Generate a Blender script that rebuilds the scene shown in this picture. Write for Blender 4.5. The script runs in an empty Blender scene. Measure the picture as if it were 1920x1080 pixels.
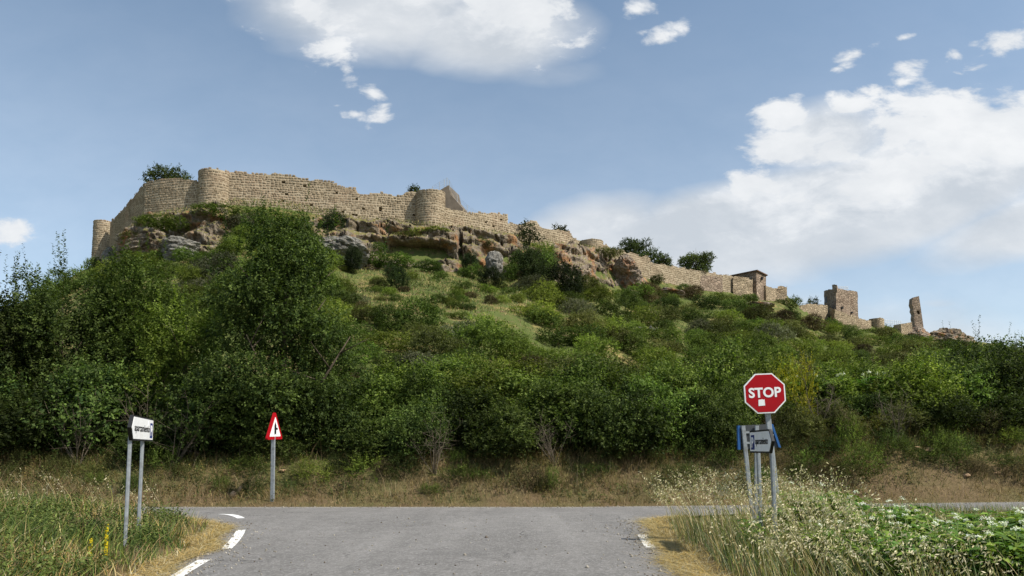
import bpy, bmesh, math, random
import numpy as np
from mathutils import Vector, Matrix

R = math.radians
rng = np.random.default_rng(7)
random.seed(7)
scene = bpy.context.scene
COL = scene.collection

# ------------------------------------------------------------------ camera
F = 1330.0                      # focal length in photo pixels (1920 wide)
CX, CY = 960.0, 720.0           # principal point (the picture is a top crop)
EYE = 1.6
PITCH = math.atan((840.0 - CY) / F)
CP, SP = math.cos(PITCH), math.sin(PITCH)
cam_d = bpy.data.cameras.new('camera')
cam = bpy.data.objects.new('camera', cam_d)
COL.objects.link(cam)
cam.location = (0, 0, EYE)
cam.rotation_euler = (R(90) + PITCH, 0, 0)
cam_d.sensor_width = 36.0
cam_d.lens = F / 1920.0 * 36.0
cam_d.shift_y = (CY - 540.0) / 1920.0
cam_d.clip_start = 0.1
cam_d.clip_end = 6000
scene.camera = cam

# ------------------------------------------------------------------ sun, exposure
SUN_EL, SUN_AZ = R(50), R(62)          # azimuth measured from -Y (behind the camera) towards +X (right)
sdir = Vector((math.sin(SUN_AZ) * math.cos(SUN_EL), -math.cos(SUN_AZ) * math.cos(SUN_EL), math.sin(SUN_EL)))
sun_d = bpy.data.lights.new('sun', 'SUN')
sun_d.energy = 4.0
sun_d.angle = R(0.8)
sun_d.color = (1.0, 0.95, 0.86)
sun = bpy.data.objects.new('sun', sun_d)
COL.objects.link(sun)
sun.rotation_euler = sdir.to_track_quat('Z', 'Y').to_euler()
sun.location = (60, -30, 90)
vs = scene.view_settings
vs.view_transform = 'Standard'
vs.look = 'None'
vs.exposure = 0.62
vs.gamma = 1.0
vs.use_curve_mapping = False
scene.cycles.max_bounces = 6
scene.cycles.diffuse_bounces = 3
scene.cycles.glossy_bounces = 2
scene.cycles.transmission_bounces = 3
scene.cycles.transparent_max_bounces = 6
scene.cycles.sample_clamp_indirect = 4.0


def at(px, py, Y):
    """Point in the place at forward distance Y that the photograph shows at (px, py)."""
    a = (px - CX) / F
    b = (CY - py) / F
    t = Y / (CP - b * SP)
    return Vector((a * t, Y, EYE + (SP + b * CP) * t))


def zat(py, Y):
    b = (CY - np.asarray(py, float)) / F
    return EYE + (SP + b * CP) * Y / (CP - b * SP)


# ------------------------------------------------------------------ world
world = bpy.data.worlds.new('World')
scene.world = world
world.use_nodes = True
wt = world.node_tree
wt.nodes.clear()


class NT:
    def __init__(s, tree):
        s.t = tree

    def n(s, typ, **kw):
        nd = s.t.nodes.new(typ)
        for k, v in kw.items():
            if k == 'ins':
                for kk, vv in v.items():
                    s.put(nd.inputs[kk], vv)
            else:
                setattr(nd, k, v)
        return nd

    def put(s, sock, v):
        if isinstance(v, bpy.types.NodeSocket):
            s.t.links.new(v, sock)
        elif isinstance(v, bpy.types.Node):
            s.t.links.new(v.outputs[0], sock)
        else:
            sock.default_value = v

    def math(s, op, a, b=0.0, c=None, clamp=False):
        nd = s.t.nodes.new('ShaderNodeMath')
        nd.operation = op
        nd.use_clamp = clamp
        s.put(nd.inputs[0], a)
        s.put(nd.inputs[1], b)
        if c is not None:
            s.put(nd.inputs[2], c)
        return nd.outputs[0]

    def vmath(s, op, a, b=None):
        nd = s.t.nodes.new('ShaderNodeVectorMath')
        nd.operation = op
        s.put(nd.inputs[0], a)
        if b is not None:
            s.put(nd.inputs[1], b)
        return nd.outputs[1] if op in ('LENGTH', 'DOT_PRODUCT') else nd.outputs[0]

    def mr(s, v, a, b, c=0.0, d=1.0, smooth=False):
        nd = s.t.nodes.new('ShaderNodeMapRange')
        if smooth:
            nd.interpolation_type = 'SMOOTHSTEP'
        s.put(nd.inputs[0], v)
        for i, x in enumerate((a, b, c, d)):
            s.put(nd.inputs[i + 1], x)
        return nd.outputs[0]

    def mix(s, f, a, b, mode='MIX'):
        nd = s.t.nodes.new('ShaderNodeMix')
        nd.data_type = 'RGBA'
        nd.blend_type = mode
        s.put(nd.inputs[0], f)
        s.put(nd.inputs[6], a)
        s.put(nd.inputs[7], b)
        return nd.outputs[2]

    def noise(s, vec, scale, detail=4.0, rough=0.55, dist=0.0, col=False, lac=2.0):
        nd = s.t.nodes.new('ShaderNodeTexNoise')
        s.put(nd.inputs['Vector'], vec)
        nd.inputs['Scale'].default_value = scale
        nd.inputs['Detail'].default_value = detail
        nd.inputs['Roughness'].default_value = rough
        nd.inputs['Distortion'].default_value = dist
        return nd.outputs[1 if col else 0]


def rgba(r, g, b):
    return (r, g, b, 1.0)


W = NT(wt)
sky = W.n('ShaderNodeTexSky', sky_type='NISHITA', sun_disc=False)
sky.sun_elevation = SUN_EL
sky.sun_rotation = math.pi - SUN_AZ
sky.altitude = 900
sky.air_density = 1.0
sky.dust_density = 1.2
sky.ozone_density = 0.8
tc = W.n('ShaderNodeTexCoord')
D = tc.outputs['Generated']
sx = W.n('ShaderNodeSeparateXYZ', ins={0: D})
yy = W.math('MAXIMUM', sx.outputs[1], 0.04)
s_ = W.math('DIVIDE', sx.outputs[0], yy)
t_ = W.math('DIVIDE', sx.outputs[2], yy)
ST = W.n('ShaderNodeCombineXYZ', ins={0: s_, 1: t_}).outputs[0]
front = W.mr(sx.outputs[1], 0.15, 0.35)


def blob(px, py, rx, ry, rot=0.0, gain=1.0):
    p = at(px, py, 1.0)
    m = W.n('ShaderNodeMapping', vector_type='TEXTURE')
    W.put(m.inputs['Vector'], ST)
    m.inputs['Location'].default_value = (p.x, p.z - EYE, 0)
    m.inputs['Rotation'].default_value = (0, 0, R(rot))
    m.inputs['Scale'].default_value = (rx / F, ry / F, 1)
    ln = W.vmath('LENGTH', m.outputs[0])
    return W.math('MULTIPLY', W.mr(ln, 1.25, 0.1), gain)


def bmax(items):
    o = items[0]
    for i in items[1:]:
        o = W.math('MAXIMUM', o, i)
    return o


# puffy clouds: where the banks stand in the sky, broken up by noise
crisp = bmax([
    blob(960, 0, 190, 165, -8, 1.25), blob(860, -70, 300, 130, 0, 1.1), blob(880, -280, 600, 230, 0, 0.9),
    blob(575, 10, 80, 200, 32, 1.0), blob(500, 20, 90, 120, 10, 0.72), blob(645, 130, 36, 60, 30, 0.66), blob(480, 40, 66, 90, 0, 0.70), blob(540, -60, 200, 80, 0, 0.8), blob(470, 95, 40, 30, 0, 0.55),
    blob(704, 176, 44, 26, -20, 0.72), blob(713, 214, 40, 40, 0, 0.72), blob(664, 214, 46, 20, -10, 0.62), blob(704, 244, 40, 16, -15, 0.55), blob(632, 198, 26, 9, 0, 0.5),
    blob(1202, 15, 52, 34, 20, 0.72), blob(1245, 68, 66, 30, 28, 0.74), blob(1200, 62, 26, 14, 10, 0.5),
    blob(1595, 108, 70, 28, 16, 0.72), blob(1568, 130, 26, 14, 10, 0.62), blob(1700, 125, 78, 28, 12, 0.76), blob(1835, 132, 84, 26, 10, 0.78),
    blob(1880, 80, 100, 44, 14, 0.85), blob(1790, 105, 56, 24, 12, 0.68), blob(1640, 84, 46, 18, 14, 0.6), blob(1695, 70, 34, 12, 14, 0.52), blob(1690, 156, 44, 20, 10, 0.6), blob(1640, 172, 50, 24, 10, 0.68), blob(1900, 8, 40, 14, 8, 0.52),
    blob(1480, 222, 88, 54, 0, 1.05), blob(1485, 275, 120, 55, 5, 1.25), blob(1590, 205, 100, 44, 12, 0.95), blob(1570, 275, 150, 75, 10, 1.15), blob(1430, 345, 170, 45, 14, 0.85), blob(1250, 395, 190, 36, 12, 0.7), blob(1700, 240, 210, 88, 14, 1.15),
    blob(1860, 255, 260, 125, 14, 1.35), blob(1690, 330, 380, 85, 18, 1.15), blob(2050, 250, 300, 220, 0, 1.1),
    blob(20, 432, 78, 58, -10, 0.9), blob(-60, 430, 110, 60, 0, 0.9),
])
soft = bmax([
    blob(1420, 400, 470, 100, 12, 1.0), blob(1540, 260, 170, 95, 10, 0.8), blob(1130, 430, 220, 90, 10, 0.8), blob(1650, 380, 430, 130, 16, 1.1), blob(1350, 480, 330, 80, 10, 0.75),
    blob(700, 10, 330, 140, 0, 0.75), blob(930, 60, 230, 120, 0, 0.8), blob(1000, 130, 260, 70, 0, 0.35), blob(1300, 520, 330, 55, 5, 0.5), blob(1760, 570, 120, 30, 0, 0.4), blob(560, 70, 190, 90, 0, 0.35),
    blob(1950, 420, 350, 90, 16, 0.8), blob(1700, 640, 700, 220, 0, 0.42),
])
warp = W.noise(ST, 5.0, 3, 0.5, col=True)
STw = W.vmath('ADD', ST, W.vmath('SCALE', W.vmath('SUBTRACT', warp, (0.5, 0.5, 0.5))))
STw.node.inputs[1].links[0].from_node.inputs['Scale'].default_value = 0.06
mp = W.n('ShaderNodeMapping')
W.put(mp.inputs['Vector'], STw)
mp.inputs['Rotation'].default_value = (0, 0, R(-14))
mp.inputs['Scale'].default_value = (0.74, 1.42, 1)
nz = W.noise(mp.outputs[0], 9.0, 9, 0.62)
nz2 = W.noise(mp.outputs[0], 3.2, 5, 0.55)
nz3 = W.noise(mp.outputs[0], 26.0, 6, 0.6, 0.3)
# clouds over the rest of the sky dome
away = W.mr(W.noise(D, 1.6, 4, 0.55), 0.5, 0.72, 0.0, 0.85)
ext = W.mr(W.vmath('LENGTH', W.vmath('SUBTRACT', W.vmath('MULTIPLY', ST, (0.85, 1.2, 0)), (0.0, 0.32, 0))), 0.8, 1.2, 0.0, 1.0)
outside = W.math('MAXIMUM', ext, W.math('SUBTRACT', 1.0, front), clamp=True)
nzD = W.noise(D, 5.0, 8, 0.6)
inside = W.math('SUBTRACT', 1.0, outside)
crispv = W.math('ADD', W.math('MULTIPLY', crisp, front), W.math('ADD', W.math('MULTIPLY', W.math('SUBTRACT', nz, 0.5), 2.2), W.math('MULTIPLY', W.math('SUBTRACT', nz3, 0.5), 1.0)))
a1 = W.math('MULTIPLY', W.mr(crispv, 0.32, 0.90, smooth=True), 0.97)
a1 = W.math('MULTIPLY', a1, W.mr(crisp, 0.04, 0.25))
softv = W.math('ADD', soft, W.math('MULTIPLY', W.math('SUBTRACT', nz2, 0.5), 0.7))
a2 = W.math('MULTIPLY', W.mr(softv, 0.05, 0.62, smooth=True), W.mr(soft, 0.0, 0.25))
a2 = W.math('MULTIPLY', a2, 0.93)
alpha_in = W.math('MULTIPLY', W.math('MAXIMUM', a1, a2), inside)
alpha_out = W.math('MULTIPLY', W.math('MULTIPLY', W.mr(W.math('ADD', away, W.math('SUBTRACT', nzD, 0.5)), 0.3, 0.8, smooth=True), outside), 0.85)
veil = W.math('MULTIPLY', W.mr(sx.outputs[2], 0.62, 0.0), 0.50)
alpha = W.math('MAXIMUM', W.math('MAXIMUM', alpha_in, alpha_out), veil, clamp=True)
bright = W.math('ADD', W.math('MULTIPLY', W.mr(W.math('ADD', W.math('MULTIPLY', nz, 0.6), W.math('MULTIPLY', nz2, 0.4)), 0.40, 0.60), 0.55), W.math('MULTIPLY', W.math('MULTIPLY', a1, inside), 0.45), clamp=True)
ccol = W.mix(bright, rgba(0.40, 0.43, 0.465), rgba(0.60, 0.61, 0.62))
hsv = W.n('ShaderNodeHueSaturation', ins={'Hue': 0.490, 'Saturation': 0.95, 'Value': 1.0, 'Color': sky})
bg_sky = W.n('ShaderNodeBackground', ins={'Color': hsv.outputs[0], 'Strength': 0.11})
bg_cl = W.n('ShaderNodeBackground', ins={'Color': ccol, 'Strength': 1.0})
mixs = W.n('ShaderNodeMixShader', ins={0: alpha, 1: bg_sky.outputs[0], 2: bg_cl.outputs[0]})
wo = W.n('ShaderNodeOutputWorld', ins={0: mixs.outputs[0]})


# ------------------------------------------------------------------ noise in numpy
def _hash(ix, iy, iz, seed):
    h = (ix.astype(np.int64) * 374761393 + iy.astype(np.int64) * 668265263 + iz.astype(np.int64) * 2147483647 + seed * 974634777) & 0xffffffff
    h = ((h ^ (h >> 13)) * 1274126177) & 0xffffffff
    h = ((h ^ (h >> 16)) * 2246822519) & 0xffffffff
    return ((h ^ (h >> 15)) & 0xffffff) / float(0xffffff)


def vnoise(p, seed=0):
    p = np.asarray(p, float)
    i = np.floor(p)
    f = p - i
    f = f * f * (3 - 2 * f)
    i = i.astype(np.int64)
    o = 0
    for dx in (0, 1):
        wx = f[..., 0] if dx else 1 - f[..., 0]
        for dy in (0, 1):
            wy = f[..., 1] if dy else 1 - f[..., 1]
            for dz in (0, 1):
                wz = f[..., 2] if dz else 1 - f[..., 2]
                o = o + wx * wy * wz * _hash(i[..., 0] + dx, i[..., 1] + dy, i[..., 2] + dz, seed)
    return o


def fbm(p, octv=4, seed=0, gain=0.5):
    p = np.asarray(p, float)
    o = 0
    a = 1.0
    tot = 0
    for k in range(octv):
        o = o + a * (vnoise(p * (2.03 ** k) + 17.3 * k, seed + k) - 0.5)
        tot += a
        a *= gain
    return o / tot * 2


def sstep(a, b, x):
    t = np.clip((np.asarray(x, float) - a) / (b - a), 0, 1)
    return t * t * (3 - 2 * t)


# ------------------------------------------------------------------ mesh helpers
def mesh_np(name, verts, faces, mats=None, smooth=False, cols=None, midx=None):
    verts = np.ascontiguousarray(verts, dtype=np.float32).reshape(-1, 3)
    faces = np.ascontiguousarray(faces, dtype=np.int32)
    me = bpy.data.meshes.new(name)
    nf, k = faces.shape
    me.vertices.add(len(verts))
    me.vertices.foreach_set('co', verts.ravel())
    me.loops.add(nf * k)
    me.loops.foreach_set('vertex_index', faces.ravel())
    me.polygons.add(nf)
    me.polygons.foreach_set('loop_start', np.arange(0, nf * k, k, dtype=np.int32))
    me.polygons.foreach_set('loop_total', np.full(nf, k, dtype=np.int32))
    if smooth:
        me.polygons.foreach_set('use_smooth', np.ones(nf, dtype=bool))
    for m in (mats if isinstance(mats, (list, tuple)) else [mats]):
        if m is not None:
            me.materials.append(m)
    if midx is not None:
        me.polygons.foreach_set('material_index', np.asarray(midx, dtype=np.int32))
    if cols is not None:
        at_ = me.attributes.new('col', 'FLOAT_COLOR', 'POINT')
        c = np.ones((len(verts), 4), dtype=np.float32)
        c[:, :3] = cols
        at_.data.foreach_set('color', c.ravel())
    me.update(calc_edges=True)
    return me


def link(name, me, parent=None, label=None, cat=None, group=None, kind=None, loc=None, rotz=None, scale=None):
    o = bpy.data.objects.new(name, me)
    COL.objects.link(o)
    if parent is not None:
        o.parent = parent
    tag(o, label, cat, group, kind)
    if loc is not None:
        o.location = loc
    if rotz is not None:
        o.rotation_euler = (0, 0, rotz)
    if scale is not None:
        o.scale = scale if hasattr(scale, '__len__') else (scale,) * 3
    return o


def tag(o, label=None, cat=None, group=None, kind=None):
    for k, v in (('label', label), ('category', cat), ('group', group), ('kind', kind)):
        if v:
            o[k] = v
    return o


class MB:
    """Collects polygons; build() makes one mesh."""

    def __init__(s):
        s.v = []
        s.f = []

    def poly(s, pts):
        b = len(s.v)
        s.v += [tuple(p) for p in pts]
        s.f.append(tuple(range(b, b + len(pts))))

    def box(s, lo, hi):
        x0, y0, z0 = lo
        x1, y1, z1 = hi
        s.hexa([(x0, y0, z0), (x1, y0, z0), (x1, y1, z0), (x0, y1, z0)], [(x0, y0, z1), (x1, y0, z1), (x1, y1, z1), (x0, y1, z1)])

    def hexa(s, bot, top):
        s.prism(bot, top)

    def prism(s, bot, top, cap_b=True, cap_t=True):
        b = len(s.v)
        n = len(bot)
        s.v += [tuple(p) for p in bot] + [tuple(p) for p in top]
        for i in range(n):
            j = (i + 1) % n
            s.f.append((b + i, b + j, b + n + j, b + n + i))
        if cap_b:
            s.f.append(tuple(b + i for i in reversed(range(n))))
        if cap_t:
            s.f.append(tuple(b + n + i for i in range(n)))

    def tube(s, pts, rad, n=6, cap=True):
        pts = [Vector(p) for p in pts]
        b = len(s.v)
        m = len(pts)
        for i, p in enumerate(pts):
            d = (pts[min(i + 1, m - 1)] - pts[max(i - 1, 0)])
            if d.length < 1e-9:
                d = Vector((0, 0, 1))
            d.normalize()
            a = d.orthogonal().normalized() if i == 0 else (a - d * a.dot(d)).normalized()
            c = d.cross(a)
            r = rad[i] if hasattr(rad, '__len__') else rad
            for k in range(n):
                t = 2 * math.pi * k / n
                s.v.append(tuple(p + a * (r * math.cos(t)) + c * (r * math.sin(t))))
        for i in range(m - 1):
            for k in range(n):
                k2 = (k + 1) % n
                s.f.append((b + i * n + k, b + i * n + k2, b + (i + 1) * n + k2, b + (i + 1) * n + k))
        if cap:
            s.f.append(tuple(b + (m - 1) * n + k for k in range(n)))
            s.f.append(tuple(b + k for k in reversed(range(n))))

    def mesh(s, name, mat, smooth=False):
        me = bpy.data.meshes.new(name)
        me.from_pydata(s.v, [], s.f)
        if mat:
            me.materials.append(mat)
        bm = bmesh.new()
        bm.from_mesh(me)
        bmesh.ops.recalc_face_normals(bm, faces=bm.faces)
        bm.to_mesh(me)
        bm.free()
        if smooth:
            me.polygons.foreach_set('use_smooth', [True] * len(me.polygons))
        me.update()
        return me

    def build(s, name, mat, parent=None, smooth=False, **kw):
        return link(name, s.mesh(name, mat, smooth), parent, **kw)


# ------------------------------------------------------------------ materials
def newmat(name):
    m = bpy.data.materials.new(name)
    m.use_nodes = True
    m.node_tree.nodes.clear()
    T = NT(m.node_tree)
    out = T.n('ShaderNodeOutputMaterial')
    return m, T, out


def principled(T, out, color, rough=0.7, spec=0.3, metallic=0.0, normal=None):
    b = T.n('ShaderNodeBsdfPrincipled')
    T.put(b.inputs['Base Color'], color)
    T.put(b.inputs['Roughness'], rough)
    b.inputs['Specular IOR Level'].default_value = spec
    b.inputs['Metallic'].default_value = metallic
    if normal is not None:
        T.put(b.inputs['Normal'], normal)
    T.put(out.inputs[0], b.outputs[0])
    return b


def bump(T, h, strength=0.5, dist=0.05):
    b = T.n('ShaderNodeBump')
    b.inputs['Strength'].default_value = strength
    b.inputs['Distance'].default_value = dist
    T.put(b.inputs['Height'], h)
    return b.outputs[0]


def ramp(T, v, stops):
    r = T.n('ShaderNodeValToRGB')
    T.put(r.inputs[0], v)
    e = r.color_ramp.elements
    while len(e) < len(stops):
        e.new(0.5)
    for el, (p, c) in zip(e, stops):
        el.position = p
        el.color = (*c, 1.0)
    return r.outputs[0]


def veg_mat(name, rough=0.55, spec=0.25, transl=0.3, objvar=0.35):
    m, T, out = newmat(name)
    a = T.n('ShaderNodeAttribute', attribute_name='col')
    oi = T.n('ShaderNodeObjectInfo')
    k = T.mr(oi.outputs['Random'], 0, 1, 1 - objvar, 1 + objvar)
    hs = T.n('ShaderNodeHueSaturation')
    T.put(hs.inputs['Color'], a.outputs['Color'])
    T.put(hs.inputs['Value'], k)
    T.put(hs.inputs['Hue'], T.mr(T.math('FRACT', T.math('MULTIPLY', oi.outputs['Random'], 7.31)), 0, 1, 0.488, 0.512))
    b = T.n('ShaderNodeBsdfPrincipled')
    T.put(b.inputs['Base Color'], hs.outputs[0])
    b.inputs['Roughness'].default_value = rough
    b.inputs['Specular IOR Level'].default_value = spec
    tr = T.n('ShaderNodeBsdfTranslucent')
    T.put(tr.inputs[0], T.mix(1.0, hs.outputs[0], rgba(1.0, 1.15, 0.55), 'MULTIPLY'))
    mx = T.n('ShaderNodeMixShader', ins={0: transl, 1: b.outputs[0], 2: tr.outputs[0]})
    T.put(out.inputs[0], mx.outputs[0])
    return m


M = {}
M['leaf'] = veg_mat('leaf', 0.6, 0.10, 0.36, 0.45)
M['grass'] = veg_mat('grass_blades', 0.6, 0.2, 0.25, 0.0)
M['petal'] = veg_mat('petal', 0.7, 0.1, 0.3, 0.0)


def mat_simple(name, c, rough=0.6, spec=0.3, metallic=0.0, var=0.15, scale=8.0, bumpk=0.0, dirt=None):
    m, T, out = newmat(name)
    tcn = T.n('ShaderNodeTexCoord')
    o = tcn.outputs['Object']
    n1 = T.noise(o, scale, 6, 0.6)
    col = T.mix(T.mr(n1, 0.3, 0.7), rgba(*[x * (1 - var) for x in c]), rgba(*[min(1, x * (1 + var)) for x in c]))
    if dirt:
        d = T.mr(T.noise(o, scale * 0.35, 5, 0.65), 0.52, 0.68, 0.0, 0.7)
        col = T.mix(d, col, rgba(*dirt))
    principled(T, out, col, rough, spec, metallic, bump(T, n1, bumpk, 0.02) if bumpk else None)
    return m


M['bark'] = mat_simple('bark', (0.09, 0.07, 0.05), 0.9, 0.1, var=0.4, scale=12, bumpk=0.6)
M['twig'] = mat_simple('dry_twig', (0.13, 0.105, 0.075), 0.9, 0.1, var=0.3, scale=10)
M['galv'] = mat_simple('galvanised_steel', (0.30, 0.32, 0.33), 0.5, 0.4, 0.35, 0.22, 14, dirt=(0.17, 0.165, 0.15))
M['red'] = mat_simple('red_sign_paint', (0.36, 0.004, 0.009), 0.5, 0.15, var=0.10, scale=3, dirt=(0.29, 0.010, 0.014))
M['white'] = mat_simple('white_sign_paint', (0.82, 0.82, 0.80), 0.45, 0.35, var=0.04, scale=4, dirt=(0.70, 0.69, 0.65))
M['black'] = mat_simple('black_sign_paint_and_opening_dark', (0.012, 0.012, 0.013), 0.5, 0.35, var=0.2)  # sign paint; also painted-in dark for the castle's window openings
M['navy'] = mat_simple('blue_parking_paint', (0.012, 0.03, 0.16), 0.45, 0.35, var=0.1)
M['blue'] = mat_simple('light_blue_enamel', (0.02, 0.10, 0.29), 0.4, 0.4, var=0.1)
M['backgrey'] = mat_simple('dull_grey_sheet', (0.055, 0.06, 0.065), 0.6, 0.3, 0.0, 0.2, 5, dirt=(0.09, 0.09, 0.085))
M['sticker'] = mat_simple('white_sticker', (0.80, 0.80, 0.79), 0.5, 0.3, var=0.03)
M['wire'] = mat_simple('fence_wire', (0.35, 0.37, 0.38), 0.5, 0.4, 0.4, 0.1)
M['rail'] = mat_simple('white_railing', (0.55, 0.56, 0.56), 0.5, 0.4, 0.0, 0.1)
M['straw_stem'] = mat_simple('plant_stem', (0.12, 0.17, 0.05), 0.7, 0.2, var=0.2)
M['roof'] = mat_simple('dark_roof_tiles', (0.14, 0.09, 0.065), 0.9, 0.1, var=0.4, scale=1.2, bumpk=0.5, dirt=(0.07, 0.06, 0.05))
M['render'] = mat_simple('rough_render', (0.155, 0.128, 0.098), 0.95, 0.1, var=0.3, scale=0.8, bumpk=0.5, dirt=(0.10, 0.083, 0.062))


def stone_mat(name, c1, c2, c3):
    """Single hewn stones: colour differs from stone to stone and within each."""
    m, T, out = newmat(name)
    g = T.n('ShaderNodeNewGeometry')
    P = g.outputs['Position']
    a = T.n('ShaderNodeAttribute', attribute_name='col')
    oi = T.n('ShaderNodeObjectInfo')
    rnd = T.math('FRACT', T.math('ADD', T.math('MULTIPLY', a.outputs['Fac'], 1.0), T.math('MULTIPLY', oi.outputs['Random'], 1.0)))
    col = ramp(T, rnd, [(0.0, c1), (0.5, c2), (1.0, c3)])
    n1 = T.noise(P, 2.2, 7, 0.65)
    col = T.mix(T.mr(n1, 0.35, 0.7), T.mix(1.0, col, rgba(0.62, 0.60, 0.58), 'MULTIPLY'), T.mix(1.0, col, rgba(1.15, 1.12, 1.08), 'MULTIPLY'))
    big = T.noise(P, 0.16, 4, 0.6)
    col = T.mix(T.mr(big, 0.50, 0.7, 0, 0.5), col, rgba(0.36, 0.245, 0.165))
    vst = T.n('ShaderNodeMapping')
    T.put(vst.inputs['Vector'], P)
    vst.inputs['Scale'].default_value = (1.0, 1.0, 0.16)
    run = T.mr(T.noise(vst.outputs[0], 0.55, 5, 0.65), 0.54, 0.70, 0, 0.55)
    col = T.mix(run, col, rgba(0.17, 0.135, 0.09))
    lich = T.mr(T.noise(P, 0.7, 6, 0.7), 0.58, 0.72, 0, 0.6)
    col = T.mix(lich, col, rgba(0.16, 0.145, 0.11))
    principled(T, out, col, 0.95, 0.08, 0, bump(T, T.noise(P, 9, 5, 0.7), 0.7, 0.06))
    return m


M['stone'] = stone_mat('hewn_stone', (0.215, 0.172, 0.115), (0.30, 0.242, 0.163), (0.385, 0.318, 0.222))


def mortar_mat():
    m, T, out = newmat('lime_mortar')
    g = T.n('ShaderNodeNewGeometry')
    P = g.outputs['Position']
    n1 = T.noise(P, 1.7, 7, 0.65)
    col = T.mix(T.mr(n1, 0.3, 0.7), rgba(0.345, 0.282, 0.193), rgba(0.48, 0.404, 0.288))
    st = T.mr(T.noise(P, 0.35, 6, 0.65), 0.46, 0.66, 0, 0.75)
    col = T.mix(st, col, rgba(0.26, 0.205, 0.14))
    principled(T, out, col, 0.95, 0.05, 0, bump(T, n1, 0.6, 0.08))
    return m


M['mortar'] = mortar_mat()


def rubble_mat(name, tint, scale):
    """Rubble masonry too far off for its stones to be told apart."""
    m, T, out = newmat(name)
    g = T.n('ShaderNodeNewGeometry')
    P = g.outputs['Position']
    mp = T.n('ShaderNodeMapping')
    T.put(mp.inputs['Vector'], P)
    mp.inputs['Scale'].default_value = (1, 1, 1.7)
    v = T.n('ShaderNodeTexVoronoi', feature='F1')
    T.put(v.inputs['Vector'], mp.outputs[0])
    v.inputs['Scale'].default_value = scale
    v2 = T.n('ShaderNodeTexVoronoi', feature='DISTANCE_TO_EDGE')
    T.put(v2.inputs['Vector'], mp.outputs[0])
    v2.inputs['Scale'].default_value = scale
    sp = T.n('ShaderNodeSeparateColor', ins={0: v.outputs['Color']})
    c = T.mix(sp.outputs[0], rgba(*[x * 0.6 for x in tint]), rgba(*[x * 1.3 for x in tint]))
    joint = T.mr(v2.outputs[0], 0.03, 0.12)
    c = T.mix(joint, rgba(*[x * 1.15 for x in tint]), c)
    st = T.mr(T.noise(P, 0.28, 6, 0.65), 0.46, 0.66, 0, 0.75)
    c = T.mix(st, c, rgba(tint[0] * 0.66, tint[1] * 0.60, tint[2] * 0.58))
    st2 = T.mr(T.noise(P, 0.22, 4, 0.6, 1.0), 0.52, 0.62, 0, 0.6)
    c = T.mix(st2, c, rgba(tint[0] * 1.3, tint[1] * 1.3, tint[2] * 1.3))
    h = T.math('ADD', joint, T.noise(P, 3, 5, 0.7))
    principled(T, out, c, 0.95, 0.05, 0, bump(T, h, 1.0, 0.3))
    return m


M['rubble'] = rubble_mat('rubble_masonry', (0.36, 0.285, 0.19), 0.95)
M['rubble_grey'] = rubble_mat('grey_rubble_masonry', (0.25, 0.195, 0.15), 0.95)
M['ashlar'] = rubble_mat('old_tower_masonry', (0.30, 0.23, 0.17), 0.85)


def rock_mat(name, base, pale, dark, rust, rustk):
    m, T, out = newmat(name)
    g = T.n('ShaderNodeNewGeometry')
    P = g.outputs['Position']
    mp = T.n('ShaderNodeMapping')
    T.put(mp.inputs['Vector'], P)
    mp.inputs['Rotation'].default_value = (0.06, 0.10, 0)
    mp.inputs['Scale'].default_value = (0.45, 0.45, 1.8)
    n1 = T.noise(mp.outputs[0], 0.8, 9, 0.68, 0.4)
    n2 = T.noise(P, 0.35, 6, 0.6)
    n3 = T.noise(P, 2.6, 8, 0.7)
    c = T.mix(T.mr(n1, 0.36, 0.62), rgba(*dark), rgba(*base))
    c = T.mix(T.mr(n3, 0.50, 0.66, 0, 0.85), c, rgba(*pale))
    c = T.mix(T.mr(n2, 0.52, 0.66, 0, rustk), c, rgba(*rust))
    c = T.mix(T.mr(T.noise(P, 1.3, 7, 0.7), 0.57, 0.68, 0, 0.8), c, rgba(0.05, 0.045, 0.035))
    h = T.math('ADD', T.math('MULTIPLY', n1, 1.2), T.math('MULTIPLY', n3, 0.5))
    principled(T, out, c, 0.95, 0.08, 0, bump(T, h, 1.0, 0.35))
    return m


M['cliff'] = rock_mat('cliff_rock', (0.235, 0.185, 0.13), (0.35, 0.31, 0.25), (0.085, 0.068, 0.05), (0.33, 0.16, 0.065), 0.8)
M['red_rock'] = rock_mat('rusty_rock', (0.27, 0.21, 0.155), (0.40, 0.35, 0.29), (0.11, 0.085, 0.065), (0.40, 0.17, 0.06), 0.75)
M['grey_rock'] = rock_mat('grey_rock', (0.22, 0.205, 0.175), (0.37, 0.36, 0.325), (0.085, 0.08, 0.068), (0.28, 0.22, 0.14), 0.4)
M['tan_rock'] = mat_simple('tan_stone', (0.42, 0.28, 0.165), 0.9, 0.1, var=0.35, scale=5, bumpk=0.6, dirt=(0.36, 0.19, 0.09))


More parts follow.
